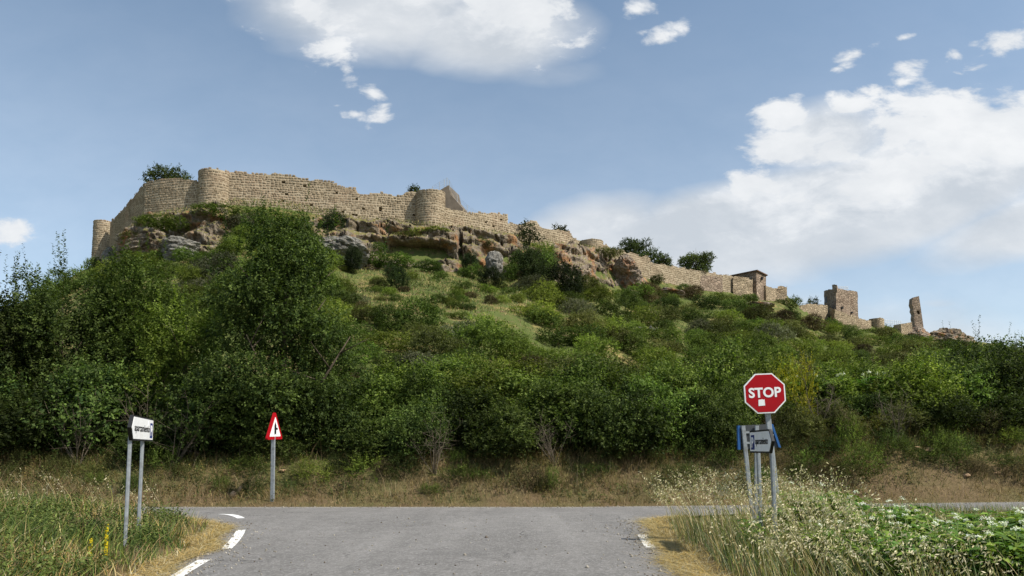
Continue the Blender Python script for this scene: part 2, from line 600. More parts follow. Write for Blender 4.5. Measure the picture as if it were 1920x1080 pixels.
def terrain_mat():
    m, T, out = newmat('hill_ground')
    g = T.n('ShaderNodeNewGeometry')
    P = g.outputs['Position']
    sp = T.n('ShaderNodeSeparateXYZ', ins={0: P})
    n1 = T.noise(P, 0.12, 6, 0.6)
    n2 = T.noise(P, 0.55, 7, 0.65)
    n3 = T.noise(P, 6.0, 6, 0.7)
    dry = T.mix(n3, rgba(0.17, 0.12, 0.05), rgba(0.36, 0.28, 0.12))
    grn = T.mix(n3, rgba(0.05, 0.07, 0.02), rgba(0.13, 0.15, 0.045))
    soil = T.mix(n3, rgba(0.085, 0.060, 0.033), rgba(0.200, 0.145, 0.080))
    c = T.mix(T.mr(T.math('ADD', T.math('MULTIPLY', n1, 0.5), T.math('MULTIPLY', n2, 0.6)), 0.55, 0.68), grn, dry)
    c = T.mix(T.mr(T.noise(P, 0.9, 5, 0.6), 0.56, 0.66, 0, 0.9), c, soil)
    lowb = T.mr(sp.outputs[1], 27.0, 23.5)
    c = T.mix(T.math('MULTIPLY', lowb, T.mr(n2, 0.3, 0.6, 0.45, 1.0)), c, soil)
    principled(T, out, c, 0.95, 0.05, 0, bump(T, T.math('ADD', n3, n2), 0.8, 0.12))
    return m


M['terrain'] = terrain_mat()


def asphalt_mat(name, lo, hi):
    m, T, out = newmat(name)
    g = T.n('ShaderNodeNewGeometry')
    P = g.outputs['Position']
    n1 = T.noise(P, 90.0, 3, 0.8)
    n2 = T.noise(P, 0.45, 6, 0.6, 0.6)
    n3 = T.noise(P, 3.0, 6, 0.65)
    v = T.n('ShaderNodeTexVoronoi', feature='F1')
    T.put(v.inputs['Vector'], P)
    v.inputs['Scale'].default_value = 38.0
    chip = T.n('ShaderNodeSeparateColor', ins={0: v.outputs['Color']}).outputs[0]
    c = T.mix(T.mr(n2, 0.32, 0.68), rgba(*lo), rgba(*hi))
    c = T.mix(T.mr(n3, 0.40, 0.66, 0.0, 0.6), c, rgba(*[x * 0.72 for x in lo]))
    mpt = T.n('ShaderNodeMapping')
    T.put(mpt.inputs['Vector'], P)
    mpt.inputs['Scale'].default_value = (1.1, 0.10, 1)
    trk = T.noise(mpt.outputs[0], 1.0, 5, 0.6, 0.4)
    c = T.mix(T.mr(trk, 0.52, 0.66, 0.0, 0.4), c, rgba(*[x * 0.68 for x in lo]))
    c = T.mix(T.mr(trk, 0.46, 0.34, 0.0, 0.35), c, rgba(*[x * 1.2 for x in hi]))
    n4 = T.noise(P, 14.0, 5, 0.75)
    c = T.mix(T.mr(n4, 0.42, 0.62, 0.0, 0.45), c, rgba(*[x * 0.62 for x in lo]))
    c = T.mix(T.mr(n4, 0.46, 0.30, 0.0, 0.5), c, rgba(*[x * 1.35 for x in hi]))
    c = T.mix(T.math('MULTIPLY', T.mr(chip, 0.7, 1.0), 0.65), c, rgba(0.36, 0.345, 0.33))
    c = T.mix(T.mr(n1, 0.55, 0.75, 0, 0.75), c, rgba(0.05, 0.05, 0.05))
    # worn patch and tyre dust
    mp = T.n('ShaderNodeMapping', vector_type='TEXTURE')
    T.put(mp.inputs['Vector'], P)
    mp.inputs['Location'].default_value = (-0.8, 11.0, 0)
    mp.inputs['Scale'].default_value = (1.3, 0.9, 4)
    blot = T.math('SUBTRACT', 1.0, T.vmath('LENGTH', mp.outputs[0]))
    stain = T.math('MULTIPLY', T.mr(T.math('ADD', blot, T.mr(T.noise(P, 5, 6, 0.7), 0, 1, -0.9, 0.9)), 0.35, 0.9), 0.22)
    c = T.mix(stain, c, rgba(0.07, 0.068, 0.065))
    crack = T.n('ShaderNodeTexVoronoi', feature='DISTANCE_TO_EDGE')
    T.put(crack.inputs['Vector'], T.vmath('ADD', P, T.vmath('MULTIPLY', T.noise(P, 1.6, 5, 0.7, col=True), (0.9, 0.9, 0.0))))
    crack.inputs['Scale'].default_value = 0.55
    ck = T.math('MULTIPLY', T.mr(crack.outputs[0], 0.012, 0.003), T.mr(T.noise(P, 0.35, 3, 0.5), 0.5, 0.6))
    c = T.mix(T.math('MULTIPLY', ck, 0.7), c, rgba(0.05, 0.048, 0.045))
    h = T.math('ADD', T.math('MULTIPLY', chip, 0.6), T.math('SUBTRACT', n1, ck))
    principled(T, out, c, 0.85, 0.25, 0, bump(T, h, 0.9, 0.016))
    return m


M['asphalt'] = asphalt_mat('worn_asphalt', (0.200, 0.189, 0.174), (0.276, 0.261, 0.242))
M['shoulder'] = asphalt_mat('pale_dusty_asphalt', (0.27, 0.25, 0.225), (0.35, 0.325, 0.29))


def paint_mat():
    m, T, out = newmat('worn_road_paint')
    g = T.n('ShaderNodeNewGeometry')
    P = g.outputs['Position']
    n = T.noise(P, 35.0, 6, 0.75)
    n2 = T.noise(P, 3.0, 5, 0.6)
    c = T.mix(T.mr(T.math('ADD', n, T.math('MULTIPLY', n2, 0.6)), 0.95, 1.1), rgba(0.74, 0.73, 0.70), rgba(0.33, 0.32, 0.30))
    principled(T, out, c, 0.7, 0.25, 0, bump(T, n, 0.3, 0.004))
    return m


M['paint'] = paint_mat()

# ------------------------------------------------------------------ terrain shape
# along the castle rock: photo column, distance of the wall line, photo row of its foot, row of the bank top by the road
WL = np.array([
    (-900, 150, 800, 850), (-400, 148, 720, 850), (-100, 145, 625, 850), (60, 142, 555, 855), (150, 139, 505, 858), (193, 136, 486, 860), (213, 128, 455, 860),
    (270, 113, 410, 862), (373, 110, 394, 864), (429, 110.5, 384, 864), (520, 112, 388, 862), (610, 113.5, 405, 858), (666, 114.5, 418, 856),
    (728, 116, 422, 854), (780, 117, 425, 852), (834, 118, 430, 850), (880, 121, 434, 850), (952, 126, 444, 850), (1026, 133, 460, 850),
    (1080, 138, 463, 850), (1130, 143, 470, 850), (1181, 150, 506, 850), (1220, 155, 522, 846), (1292, 165, 540, 840), (1373, 177, 548, 828),
    (1420, 184, 561, 818), (1476, 196, 563, 812), (1504, 206, 584, 810), (1549, 218, 598, 806), (1610, 228, 619, 802), (1656, 236, 618, 800),
    (1711, 248, 632, 800), (1760, 255, 640, 800), (1813, 262, 646, 800), (1950, 270, 668, 802), (2300, 280, 700, 806), (2900, 290, 740, 815)], float)
GP = np.array([0, .056, .13, .27, .46, .65, .90, 1.0])
GV = np.array([0, .117, .26, .43, .635, .777, .92, 1.0])
Y_NEAR, Y_FAR = 17.3, 22.2


def cliff_f(px):
    return np.interp(px, [205, 235, 390, 430, 560, 640, 955, 985, 1030, 1050, 1190, 1225], [0, 1, 1, 0.35, 0.35, 1, 1, 0.45, 0.5, 1.1, 1.0, 0])


def left_edge(Y):
    return np.interp(Y, [-60, 0, 8.87, 11.2, 13.3, 14.7, 15.7, 16.5, 17.0, 17.3], [-4.2, -4.25, -4.45, -4.75, -5.35, -5.9, -6.6, -7.6, -9.2, -12.0])


def right_edge(Y):
    return np.interp(Y, [-60, 0, 8.87, 10.6, 12.5, 14.2, 15.6, 16.5, 17.0, 17.3], [2.2, 2.2, 2.3, 2.36, 2.56, 2.72, 3.0, 3.6, 4.8, 7.0])


def road_z(X, Y):
    return -0.045 * np.clip(Y - Y_NEAR, 0, 6) + 0.011 * np.clip(X - 2, 0, 40) * sstep(14, 18, Y)


def ground(X, Y):
    X = np.asarray(X, float)
    Y = np.asarray(Y, float)
    Ys = np.maximum(Y, 5.0)
    px = np.clip(960 + 1330 * X / Ys * 0.99, -900, 2900)
    Yw = np.interp(px, WL[:, 0], WL[:, 1])
    pw = np.interp(px, WL[:, 0], WL[:, 2])
    pb = np.interp(px, WL[:, 0], WL[:, 3])
    # near ground with mown-off verges
    le, re = left_edge(Y), right_edge(Y)
    outl = le - X
    outr = X - re
    out = np.maximum(outl, outr)
    fall = sstep(17.2, 15.2, Y)
    near = road_z(X, Y) - 0.07 * sstep(0.05, -0.4, out) + fall * (0.30 * sstep(0.4, 3.0, outl) + 0.14 * sstep(0.4, 2.5, outr)) - 0.03
    near = near + np.where(out > 0.3, 0.10 * fbm(np.stack([X * 0.7, Y * 0.7, X * 0], -1), 3, 5), 0) * fall
    # hill
    Yb = 26.0
    p = np.clip((Y - Yb) / np.maximum(Yw - Yb, 1), 0, 1)
    py = pb + (pw - pb) * (np.interp(p, GP, GV) - 0.105 * cliff_f(px) * np.interp(p, [0.45, 0.90, 1.0], [0, 1, 0]))
    hill = zat(py, np.clip(Y, Yb, Yw))
    n = fbm(np.stack([X * 0.06, Y * 0.06, X * 0], -1), 4, 11) * 1.5 + fbm(np.stack([X * 0.3, Y * 0.3, X * 0], -1), 3, 21) * 0.35
    hill = hill + n * np.clip((Y - 30) / 40, 0, 1) * np.clip((Yw - Y) / 12, 0.12, 1)
    # bank beside the road
    zr = road_z(X, Y_FAR) - 0.02
    zb = zat(pb, Yb)
    tb = np.clip((Y - Y_FAR - 0.25) / (Yb - Y_FAR - 0.25), 0, 1)
    bank = zr + (zb - zr) * (0.35 * tb + 0.65 * sstep(0, 1, tb)) + 0.16 * fbm(np.stack([X * 0.8, Y * 0.8, X * 0], -1), 3, 31) * sstep(0, .2, tb)
    z = np.where(Y < Yb, bank, hill)
    z = np.where(Y < Y_FAR + 0.25, near, z)
    z = np.where((Y > Y_NEAR) & (Y <= Y_FAR + 0.05), road_z(X, Y) - 0.07, z)
    # behind the wall: filled plateau, then away down to the plain
    zw = zat(pw, Yw)
    d = Y - Yw
    plate = zw + 2.4 * sstep(0.3, 3, d) * sstep(150, 230, px) - np.clip(d - 45, 0, None) * 0.22
    z = np.where(d > 0, np.maximum(plate, 0), z)
    return z


def gz(X, Y):
    return float(ground(np.array([X]), np.array([Y]))[0])


def axis(segs):
    o = []
    for a, b, st in segs:
        o += list(np.arange(a, b, st))
    o.append(segs[-1][1])
    return np.array(o)


xs = axis([(-2500, -300, 200), (-300, -90, 6), (-90, -30, 1.1), (-30, -9, 0.6), (-9, 9, 0.3), (9, 34, 0.6), (34, 110, 1.1), (110, 260, 3), (260, 400, 10), (400, 2500, 200)])
ys = axis([(-300, -20, 40), (-20, 4, 1.5), (4, 17, 0.35), (17, 18, 0.25), (18, 22, 0.5), (22, 28, 0.3), (28, 60, 0.8), (60, 150, 1.1), (150, 290, 2.4), (290, 420, 12), (420, 3000, 240)])
XX, YY = np.meshgrid(xs, ys)
ZZ = ground(XX, YY)
nx, ny = len(xs), len(ys)
idx = np.arange(nx * ny).reshape(ny, nx)
fq = np.stack([idx[:-1, :-1], idx[:-1, 1:], idx[1:, 1:], idx[1:, :-1]], -1).reshape(-1, 4)
link('ground', mesh_np('ground', np.stack([XX, YY, ZZ], -1), fq, M['terrain'], True), kind='structure')

# ------------------------------------------------------------------ roads
X_ = axis([(-260, -30, 10), (-30, 30, 1.0), (30, 260, 10)])


def strip(name, y0, y1, n, mat, dz=0.0, wob=0.0):
    Yv = np.linspace(y0, y1, n)
    A, B = np.meshgrid(X_, Yv)
    B = B.copy()
    if wob:
        B[-1] += wob * fbm(np.stack([A[-1] * 0.9, A[-1] * 0, A[-1] * 0], -1), 3, 77)
    Z = road_z(A, B) + dz
    i = np.arange(A.size).reshape(A.shape)
    f = np.stack([i[:-1, :-1], i[:-1, 1:], i[1:, 1:], i[1:, :-1]], -1).reshape(-1, 4)
    return link(name, mesh_np(name, np.stack([A, B, Z], -1), f, mat, True), kind='structure')


main_road = strip('main_road', Y_NEAR, 21.6, 8, M['asphalt'])
strip('road_shoulder', 21.6, Y_FAR + 0.1, 4, M['shoulder'], 0.0, 0.12)
Yv = axis([(-60, 6, 6), (6, 17.3, 0.3)])
Yv[-1] = Y_NEAR
tt = np.linspace(0, 1, 26)
le, re = left_edge(Yv)[:, None], right_edge(Yv)[:, None]
wl = 0.10 * fbm(np.stack([Yv * 1.3, Yv * 0, Yv * 0], -1), 3, 3)[:, None]
A = le + wl + (re - le - 2 * wl) * tt[None, :]
B = np.repeat(Yv[:, None], len(tt), 1)
i = np.arange(A.size).reshape(A.shape)
f = np.stack([i[:-1, :-1], i[:-1, 1:], i[1:, 1:], i[1:, :-1]], -1).reshape(-1, 4)
side_road = link('side_road', mesh_np('side_road', np.stack([A, B, road_z(A, B)], -1), f, M['asphalt'], True), kind='structure')


def dash(p0, p1, p2, w, parent):
    """A painted dash along a quadratic curve through three ground points."""
    mb = MB()
    n = 10
    L, Rr = [], []
    for k in range(n + 1):
        t = k / n
        p = Vector(p0) * (1 - t) ** 2 + 2 * t * (1 - t) * Vector(p1) + t * t * Vector(p2)
        d = (2 * (1 - t) * (Vector(p1) - Vector(p0)) + 2 * t * (Vector(p2) - Vector(p1))).normalized()
        nn = Vector((-d.y, d.x))
        L.append(p + nn * w / 2)
        Rr.append(p - nn * w / 2)
    for k in range(n):
        q = [L[k], L[k + 1], Rr[k + 1], Rr[k]]
        mb.poly([(v.x, v.y, float(road_z(np.float64(v.x), np.float64(v.y))) + 0.005) for v in q])
    return mb.build('road_marking', M['paint'], parent)


def gpt(px, py, z=0.0):
    b = (CY - py) / F
    t = (z - EYE) / (SP + b * CP)
    return Vector(((px - CX) / F * t, (CP - b * SP) * t))


dash(gpt(412, 963.5), gpt(440, 964.5), gpt(452, 972), 0.17, side_road)
dash(gpt(452, 994), gpt(444, 1012), gpt(424, 1029), 0.17, side_road)
dash(gpt(383, 1050), gpt(358, 1064), gpt(330, 1082), 0.17, side_road)
dash(gpt(240, 1130), gpt(200, 1155), gpt(160, 1180), 0.17, side_road)
dash(gpt(1204, 1003), gpt(1210, 1014), gpt(1220, 1027), 0.17, side_road)

# ------------------------------------------------------------------ masonry
stone_variants = []


def make_stone_mesh(k):
    r = np.random.default_rng(100 + k)
    j = lambda a: r.uniform(-a, a)
    v = []
    for sx_, sz_ in ((-.5, -.5), (.5, -.5), (.5, .5), (-.5, .5)):
        v.append((sx_ + j(.03), 0.25, sz_ + j(.03)))
    for sx_, sz_ in ((-.5, -.5), (.5, -.5), (.5, .5), (-.5, .5)):
        v.append((sx_ * (.94 + j(.05)), -0.45 + j(.2), sz_ * (.9 + j(.08))))
    for sx_, sz_ in ((-.5, -.5), (.5, -.5), (.5, .5), (-.5, .5)):
        v.append((sx_ * (.72 + j(.1)), -1.0 + j(.25), sz_ * (.62 + j(.14))))
    f = []
    for b in (0, 4):
        for q in range(4):
            n = (q + 1) % 4
            f.append((b + q, b + n, b + 4 + n, b + 4 + q))
    f.append((8, 9, 10, 11))
    return np.array(v), np.array(f)


SV = [make_stone_mesh(k) for k in range(8)]
SM = [mesh_np('stone', v, f, M['stone'], cols=np.full((len(v), 3), (k + .5) / 8)) for k, (v, f) in enumerate(SV)]


def circle_path(c, r, n=28, a0=0.0, a1=2 * math.pi):
    return [(c[0] + r * math.cos(a0 + (a1 - a0) * k / n), c[1] + r * math.sin(a0 + (a1 - a0) * k / n)) for k in range(n + 1)]


def masonry(name, label, cat, pts, tops, bases, course=0.39, sw=(0.28, 0.74), thick=1.3, n_parts=300, seed=0, holes=0, group=None,
            round_=False, ragged=0.18, stones=True, mat='mortar', batter=0.0):
    """A wall of coursed stones along pts (the outer face is on the right of the path)."""
    r = np.random.default_rng(seed)
    P = np.array(pts, float)
    seg = np.linalg.norm(np.diff(P, axis=0), axis=1)
    S = np.concatenate([[0], np.cumsum(seg)])
    Ltot = S[-1]
    ncol = max(2, int(Ltot / 0.55))
    s = np.linspace(0, Ltot, ncol + 1)
    s = np.unique(np.concatenate([s, S]))
    ncol = len(s) - 1

    def pos(q):
        return np.stack([np.interp(q, S, P[:, 0]), np.interp(q, S, P[:, 1])], -1)

    def tan(q):
        k = np.clip(np.searchsorted(S, q, side='right') - 1, 0, len(seg) - 1)
        d = (P[k + 1] - P[k]) / seg[k][..., None]
        return d
    top_f = lambda q: np.interp(q, S, tops)
    base_f = lambda q: np.interp(q, S, bases)
    steps = fbm(np.stack([s * 0.55, s * 0 + seed, s * 0], -1), 3, 40 + seed) * ragged * 2.2
    steps = np.round(steps / (course * 0.5)) * course * 0.5
    ztop = top_f(s) + steps
    tang = tan(np.clip(s, 0, Ltot - 1e-6))
    # smooth normals at the sample points
    t2 = np.stack([tan(np.clip(s - 0.15, 0, Ltot - 1e-6)), tan(np.clip(s + 0.15, 0, Ltot - 1e-6))]).mean(0)
    t2 /= np.linalg.norm(t2, axis=1)[:, None]
    nrm = np.stack([t2[:, 1], -t2[:, 0]], -1)      # right side of the path
    xy = pos(s)
    zmin = float(np.min(bases)) - 1.0
    zmax = float(np.max(ztop)) + 0.5
    nz_ = max(1, int(math.ceil((zmax - zmin) / course)))
    root = bpy.data.objects.new(name, None)
    COL.objects.link(root)
    tag(root, label, cat, group)
    mb = MB()
    hole_cells = set()
    if holes:
        for _ in range(holes):
            ci = int(r.integers(1, max(2, ncol - 1)))
            zc = r.uniform(base_f(s[ci]) + 1.2, max(base_f(s[ci]) + 1.4, top_f(s[ci]) - 0.9))
            hole_cells.add((ci, int((zc - zmin) / course)))

    def bat(z):
        return batter * (zmax - z)
    for c in range(ncol):
        b0 = base_f(s[c]) - 1.0
        b1 = base_f(s[c + 1]) - 1.0
        for k in range(nz_):
            z0, z1 = zmin + k * course, zmin + (k + 1) * course
            zt0, zt1 = ztop[c], ztop[c + 1]
            if z0 >= max(zt0, zt1) or z1 <= min(b0, b1):
                continue
            q = []
            for (cc, z) in ((c, z0), (c + 1, z0), (c + 1, z1), (c, z1)):
                z = min(z, ztop[cc])
                off = bat(z)
                q.append((xy[cc, 0] + nrm[cc, 0] * off, xy[cc, 1] + nrm[cc, 1] * off, z))
            if (c, k) in hole_cells:
                q2 = [(v[0] - nrm[c, 0] * 0.7, v[1] - nrm[c, 1] * 0.7, v[2]) for v in q]
                for e in range(4):
                    g = (e + 1) % 4
                    mb.poly([q[e], q[g], q2[g], q2[e]])
                mb.poly(q2)
            else:
                mb.poly(q)
        # top and back
        bk = [(xy[cc, 0] - nrm[cc, 0] * thick, xy[cc, 1] - nrm[cc, 1] * thick) for cc in (c, c + 1)]
        mb.poly([(xy[c, 0], xy[c, 1], ztop[c]), (xy[c + 1, 0], xy[c + 1, 1], ztop[c + 1]), (*bk[1], ztop[c + 1]), (*bk[0], ztop[c])])
        mb.poly([(*bk[0], ztop[c]), (*bk[1], ztop[c + 1]), (*bk[1], b1), (*bk[0], b0)])
    if not round_:
        for cc in (0, ncol):
            a = (xy[cc, 0], xy[cc, 1])
            b = (xy[cc, 0] - nrm[cc, 0] * thick, xy[cc, 1] - nrm[cc, 1] * thick)
            mb.poly([(*a, base_f(s[cc]) - 1), (*b, base_f(s[cc]) - 1), (*b, ztop[cc]), (*a, ztop[cc])])
    me = bpy.data.meshes.new('core')
    me.from_pydata(mb.v, [], mb.f)
    me.materials.append(M[mat])
    bm = bmesh.new()
    bm.from_mesh(me)
    bmesh.ops.remove_doubles(bm, verts=bm.verts, dist=0.002)
    bm.to_mesh(me)
    bm.free()
    link('core', me, root)
    if not stones:
        return root
    lst = []
    for k in range(nz_):
        z0 = zmin + k * course
        q = r.uniform(-0.6, 0)
        while q < Ltot:
            w = r.uniform(*sw)
            h = course * r.uniform(0.58, 0.92)
            mid = q + w / 2
            q += w
            if mid < 0.0 or mid > Ltot:
                continue
            zc = z0 + course / 2 + 0.07 * math.sin(mid * 0.6 + k) + r.uniform(-.045, .045)
            tp = np.interp(mid, s, ztop)
            if zc > tp + 0.12 + r.uniform(-.1, .1) or zc < base_f(mid) - 0.7:
                continue
            cell = int((zc - zmin) / course)
            ci = int(np.searchsorted(s, mid) - 1)
            if any((ci + a, cell + b) in hole_cells for a in (0,) for b in (0,)):
                continue
            d = tan(np.array([mid]))[0]
            nn = np.array([d[1], -d[0]])
            p = pos(np.array([mid]))[0] + nn * bat(zc)
            # facing away from the camera: nobody sees it
            if nn[0] * p[0] + nn[1] * p[1] > 0.25 * np.linalg.norm(p):
                continue
            lst.append((p[0], p[1], zc, math.atan2(d[1], d[0]) + r.uniform(-.04, .04), w * r.uniform(0.70, 0.94), h, r.uniform(0.025, 0.085), int(r.integers(0, 8)), r.uniform(-.09, .09)))
    lst.sort(key=lambda a: a[0] ** 2 + a[1] ** 2)
    for a in lst[:n_parts]:
        o = bpy.data.objects.new('stone', SM[a[7]])
        COL.objects.link(o)
        o.parent = root
        o.location = a[:3]
        o.rotation_euler = (0, a[8], a[3])
        o.scale = (a[4], a[6], a[5])
    rest = lst[n_parts:]
    if rest:
        VV, FF, CC = [], [], []
        b = 0
        for a in rest:
            v, f_ = SV[a[7]]
            m = Matrix.Translation(a[:3]) @ Matrix.Rotation(a[3], 4, 'Z') @ Matrix.Rotation(a[8], 4, 'Y') @ Matrix.Diagonal((a[4], a[6], a[5], 1))
            mm = np.array(m)
            VV.append(v @ mm[:3, :3].T + mm[:3, 3])
            FF.append(f_ + b)
            CC.append(np.full((len(v), 3), r.uniform()))
            b += len(v)
        link('stone_courses', mesh_np('stone_courses', np.concatenate(VV), np.concatenate(FF), M['stone'], cols=np.concatenate(CC)), root, kind='stuff')
    return root


def wl(px):
    return float(np.interp(px, WL[:, 0], WL[:, 1]))


def wall_from(name, label, rows, **kw):
    """rows: (px, py_top, py_base) left to right; the camera side is the right-hand side of the path."""
    pts, tops, bases = [], [], []
    for row in rows:
        px, pt, pb = row[:3]
        Y = row[3] if len(row) > 3 else wl(px)
        p = at(px, (pt + pb) / 2, Y)
        pts.append((p.x, p.y))
        tops.append(float(zat(pt, Y)))
        bases.append(float(zat(pb, Y)))
    return masonry(name, label, 'wall', pts, tops, bases, **kw)


def round_tower(name, label, px0, px1, pt, pb, Yc, **kw):
    """Round tower whose outline spans px0..px1; its centre at distance Yc."""
    pm = (px0 + px1) / 2
    c = at(pm, (pt + pb) / 2, Yc)
    rr = (px1 - px0) / 2 / F * Yc
    pts = circle_path((c.x, c.y), rr, 30, math.pi * 0.5, math.pi * 2.5)
    front_y = Yc - rr
    n = len(pts)
    return masonry(name, label, 'tower', pts, [float(zat(pt, front_y))] * n, [float(zat(pb, front_y))] * n, round_=True, thick=rr * 0.45, **kw)


ST_ = 'castle walls on the ridge'
round_tower('round_tower', 'small round stone turret at the far left end of the castle wall', 176, 210, 412, 490, 137, n_parts=300, seed=1, ragged=0.10)
wall_from('rampart', 'curtain wall stretch slanting away between left turret and wall corner', [(206, 417, 470, 135), (222, 400, 450, 129), (245, 374, 430, 120), (271, 343, 412, 112.6)], seed=2, group=ST_)
wall_from('rampart', 'flat wall stretch between left corner and big round tower', [(271, 343, 412, 112.5), (300, 338, 408, 111.5), (345, 337, 402, 110.8), (378, 339, 396, 110.6)], seed=3, group=ST_)
round_tower('round_tower', 'big round stone tower, tallest on the left part of castle wall', 373, 434, 316, 396, 111.2, n_parts=300, seed=4, ragged=0.12)
wall_from('rampart', 'longest stretch of stone wall between the two big round towers',
          [(425, 320, 386), (470, 322, 386), (486, 326, 388), (504, 330, 390), (512, 327, 390), (560, 334, 394), (593, 339, 402), (628, 345, 410), (649, 351, 416), (666, 356, 419), (671, 363, 420), (703, 362, 423), (730, 363, 424), (741, 366, 425), (762, 362, 426), (786, 360, 427)],
          seed=5, group=ST_, holes=22, ragged=0.28)
round_tower('round_tower', 'second big round stone tower, beside the wire fence', 779, 835, 354, 432, 117.2, n_parts=300, seed=6, ragged=0.14)
wall_from('rampart', 'wall stretch right of the second round tower, ending in a raised block',
          [(830, 388, 432), (874, 399, 434), (917, 403, 440), (920, 400.5, 440), (952, 401, 446)], seed=7, group=ST_, holes=3, n_parts=300)
wall_from('rampart', 'broken wall stretch behind the thin tree, stepping down to low turret',
          [(953, 417, 446), (970, 421, 452), (988, 420, 456), (992, 415, 456), (1006, 416, 458), (1012, 426, 460), (1024, 429, 462), (1067, 435, 465), (1074, 444, 466), (1086, 450, 467)], seed=8, group=ST_, n_parts=300)
round_tower('round_tower', 'low round turret stump above the reddish cliff', 1085, 1131, 448, 470, 141.5, n_parts=300, seed=9, ragged=0.05)
wall_from('rampart', 'wall stretch descending below the dark trees, higher than its neighbour',
          [(1127, 456, 480), (1150, 467, 496), (1183, 475, 508), (1213, 483, 522), (1219, 486, 524)], seed=10, group=ST_, n_parts=300, course=0.42)
wall_from('rampart', 'patched wall stretch running down to the roofed stone house',
          [(1220, 493, 524), (1250, 498, 533), (1292, 505, 541), (1327, 510, 546), (1350, 514, 548), (1380, 519, 550)], seed=11, group=ST_, n_parts=300, course=0.42)

# ------------------------------------------------------------------ castle: things with flat faces
def prism_px(mb, foot, head, depth, back=4.0):
    """Solid whose front outline is foot -> head (lists of (px,py)) at distance depth, running back metres away."""
    pts = foot
    fr = [at(x, y, depth if d is None else d) for x, y, d in pts]
    bk = [p + Vector((0, back, 0)) for p in fr]
    mb.prism(fr, bk)


def rough_block(name, mat, parent, corners_b, corners_t, nx_=7, nz_=9, amp=0.10, seed=0, top_amp=0.15, **kw):
    """Four-cornered tower body (corner lists bottom/top, counter-clockwise) with uneven faces and a worn top edge."""
    VV, FF = [], []
    b0 = 0
    for e in range(4):
        g = (e + 1) % 4
        A0, A1 = np.array(corners_b[e]), np.array(corners_b[g])
        B0, B1 = np.array(corners_t[e]), np.array(corners_t[g])
        u = np.linspace(0, 1, nx_)[None, :, None]
        v = np.linspace(0, 1, nz_)[:, None, None]
        Pp = (A0 * (1 - u) + A1 * u) * (1 - v) + (B0 * (1 - u) + B1 * u) * v
        Pp = Pp + amp * np.stack([fbm(Pp * 0.9, 3, seed + 1), fbm(Pp * 0.9, 3, seed + 2), fbm(Pp * 0.9, 3, seed + 3) * 0.4], -1)
        Pp[-1, :, 2] += top_amp * (vnoise(Pp[-1] * 1.7, seed) - 0.5) * 2
        i_ = np.arange(nx_ * nz_).reshape(nz_, nx_) + b0
        VV.append(Pp.reshape(-1, 3))
        FF.append(np.stack([i_[:-1, :-1], i_[:-1, 1:], i_[1:, 1:], i_[1:, :-1]], -1).reshape(-1, 4))
        b0 += nx_ * nz_
    T_ = np.array(corners_t) - np.array([0, 0, 0.35])
    VV.append(T_)
    FF.append(np.array([[b0, b0 + 1, b0 + 2, b0 + 3]]))
    return link(name, mesh_np(name, np.concatenate(VV), np.concatenate(FF), mat), parent, **kw)


def empty(name, loc=(0, 0, 0), label=None, cat=None, group=None, rotz=0.0):
    o = bpy.data.objects.new(name, None)
    COL.objects.link(o)
    o.location = loc
    o.rotation_euler = (0, 0, rotz)
    return tag(o, label, cat, group)


# wedge of newer masonry with a wire fence on top, behind the second tower
wedge = MB()
out_ = [(822, 358), (841, 347), (845, 365), (876, 400), (868, 425), (822, 425)]
fr = [at(x, y, 122.3) for x, y in out_]
wedge.prism(fr, [p + Vector((1.5, 5, 0)) for p in fr])
wedge.build('stone_ramp', M['render'], label='grey stepped ramp wall rising behind the second round tower', cat='wall')
fence = empty('wire_fence', tuple(at(841, 347, 122.4)), 'thin wire mesh fence climbing to a peak on the ramp wall', 'fence')
fo = Vector(fence.location)
fp = [(811, 354, 349), (824, 355, 341), (833, 351, 336), (838, 348, 333), (843, 356, 338), (857, 380, 365), (876, 399, 384), (898, 404, 398)]
FPT = []
for (x, yb, yt) in fp:
    a_, b_ = at(x, yb + 5, 122.4) - fo, at(x, yt, 122.4) - fo
    FPT.append((a_, b_))
    m = MB()
    m.tube([a_, b_], 0.055, 6)
    m.build('fence_post', M['wire'], fence)
m = MB()
for k in range(len(FPT) - 1):
    (a0, a1), (b0, b1) = FPT[k], FPT[k + 1]
    for q in (0.32, 0.55, 0.78, 0.97):
        m.tube([a0.lerp(a1, q), b0.lerp(b1, q)], 0.012, 4)
    nn = max(2, int((b0 - a0).length / 0.22))
    for q in range(1, nn):
        t = q / nn
        m.tube([a0.lerp(b0, t).lerp(a1.lerp(b1, t), 0.3), a1.lerp(b1, t)], 0.007, 3)
m.build('wire_mesh', M['wire'], fence)

# stone house with a low tiled roof at the end of the patched wall
house = empty('stone_house', tuple(at(1419, 560, 181)), 'square stone house with low dark tiled roof at wall end', 'house')
ho = Vector(house.location)


def H(px, py, Y):
    return tuple(at(px, py, Y) - ho)


def quad_block(name, parent, org, cols4, mat, seed, **kw):
    """cols4: four (px, py_base, py_top, Y) corners counter-clockwise seen from above."""
    cb = [np.array(at(x, b, Y) - org) for x, b, t, Y in cols4]
    ct = [np.array(at(x, t, Y) - org) for x, b, t, Y in cols4]
    # keep every corner upright
    for b_, t_ in zip(cb, ct):
        t_[0], t_[1] = b_[0] * 0.5 + t_[0] * 0.5, b_[1]
    return rough_block(name, mat, parent, cb, ct, seed=seed, **kw)


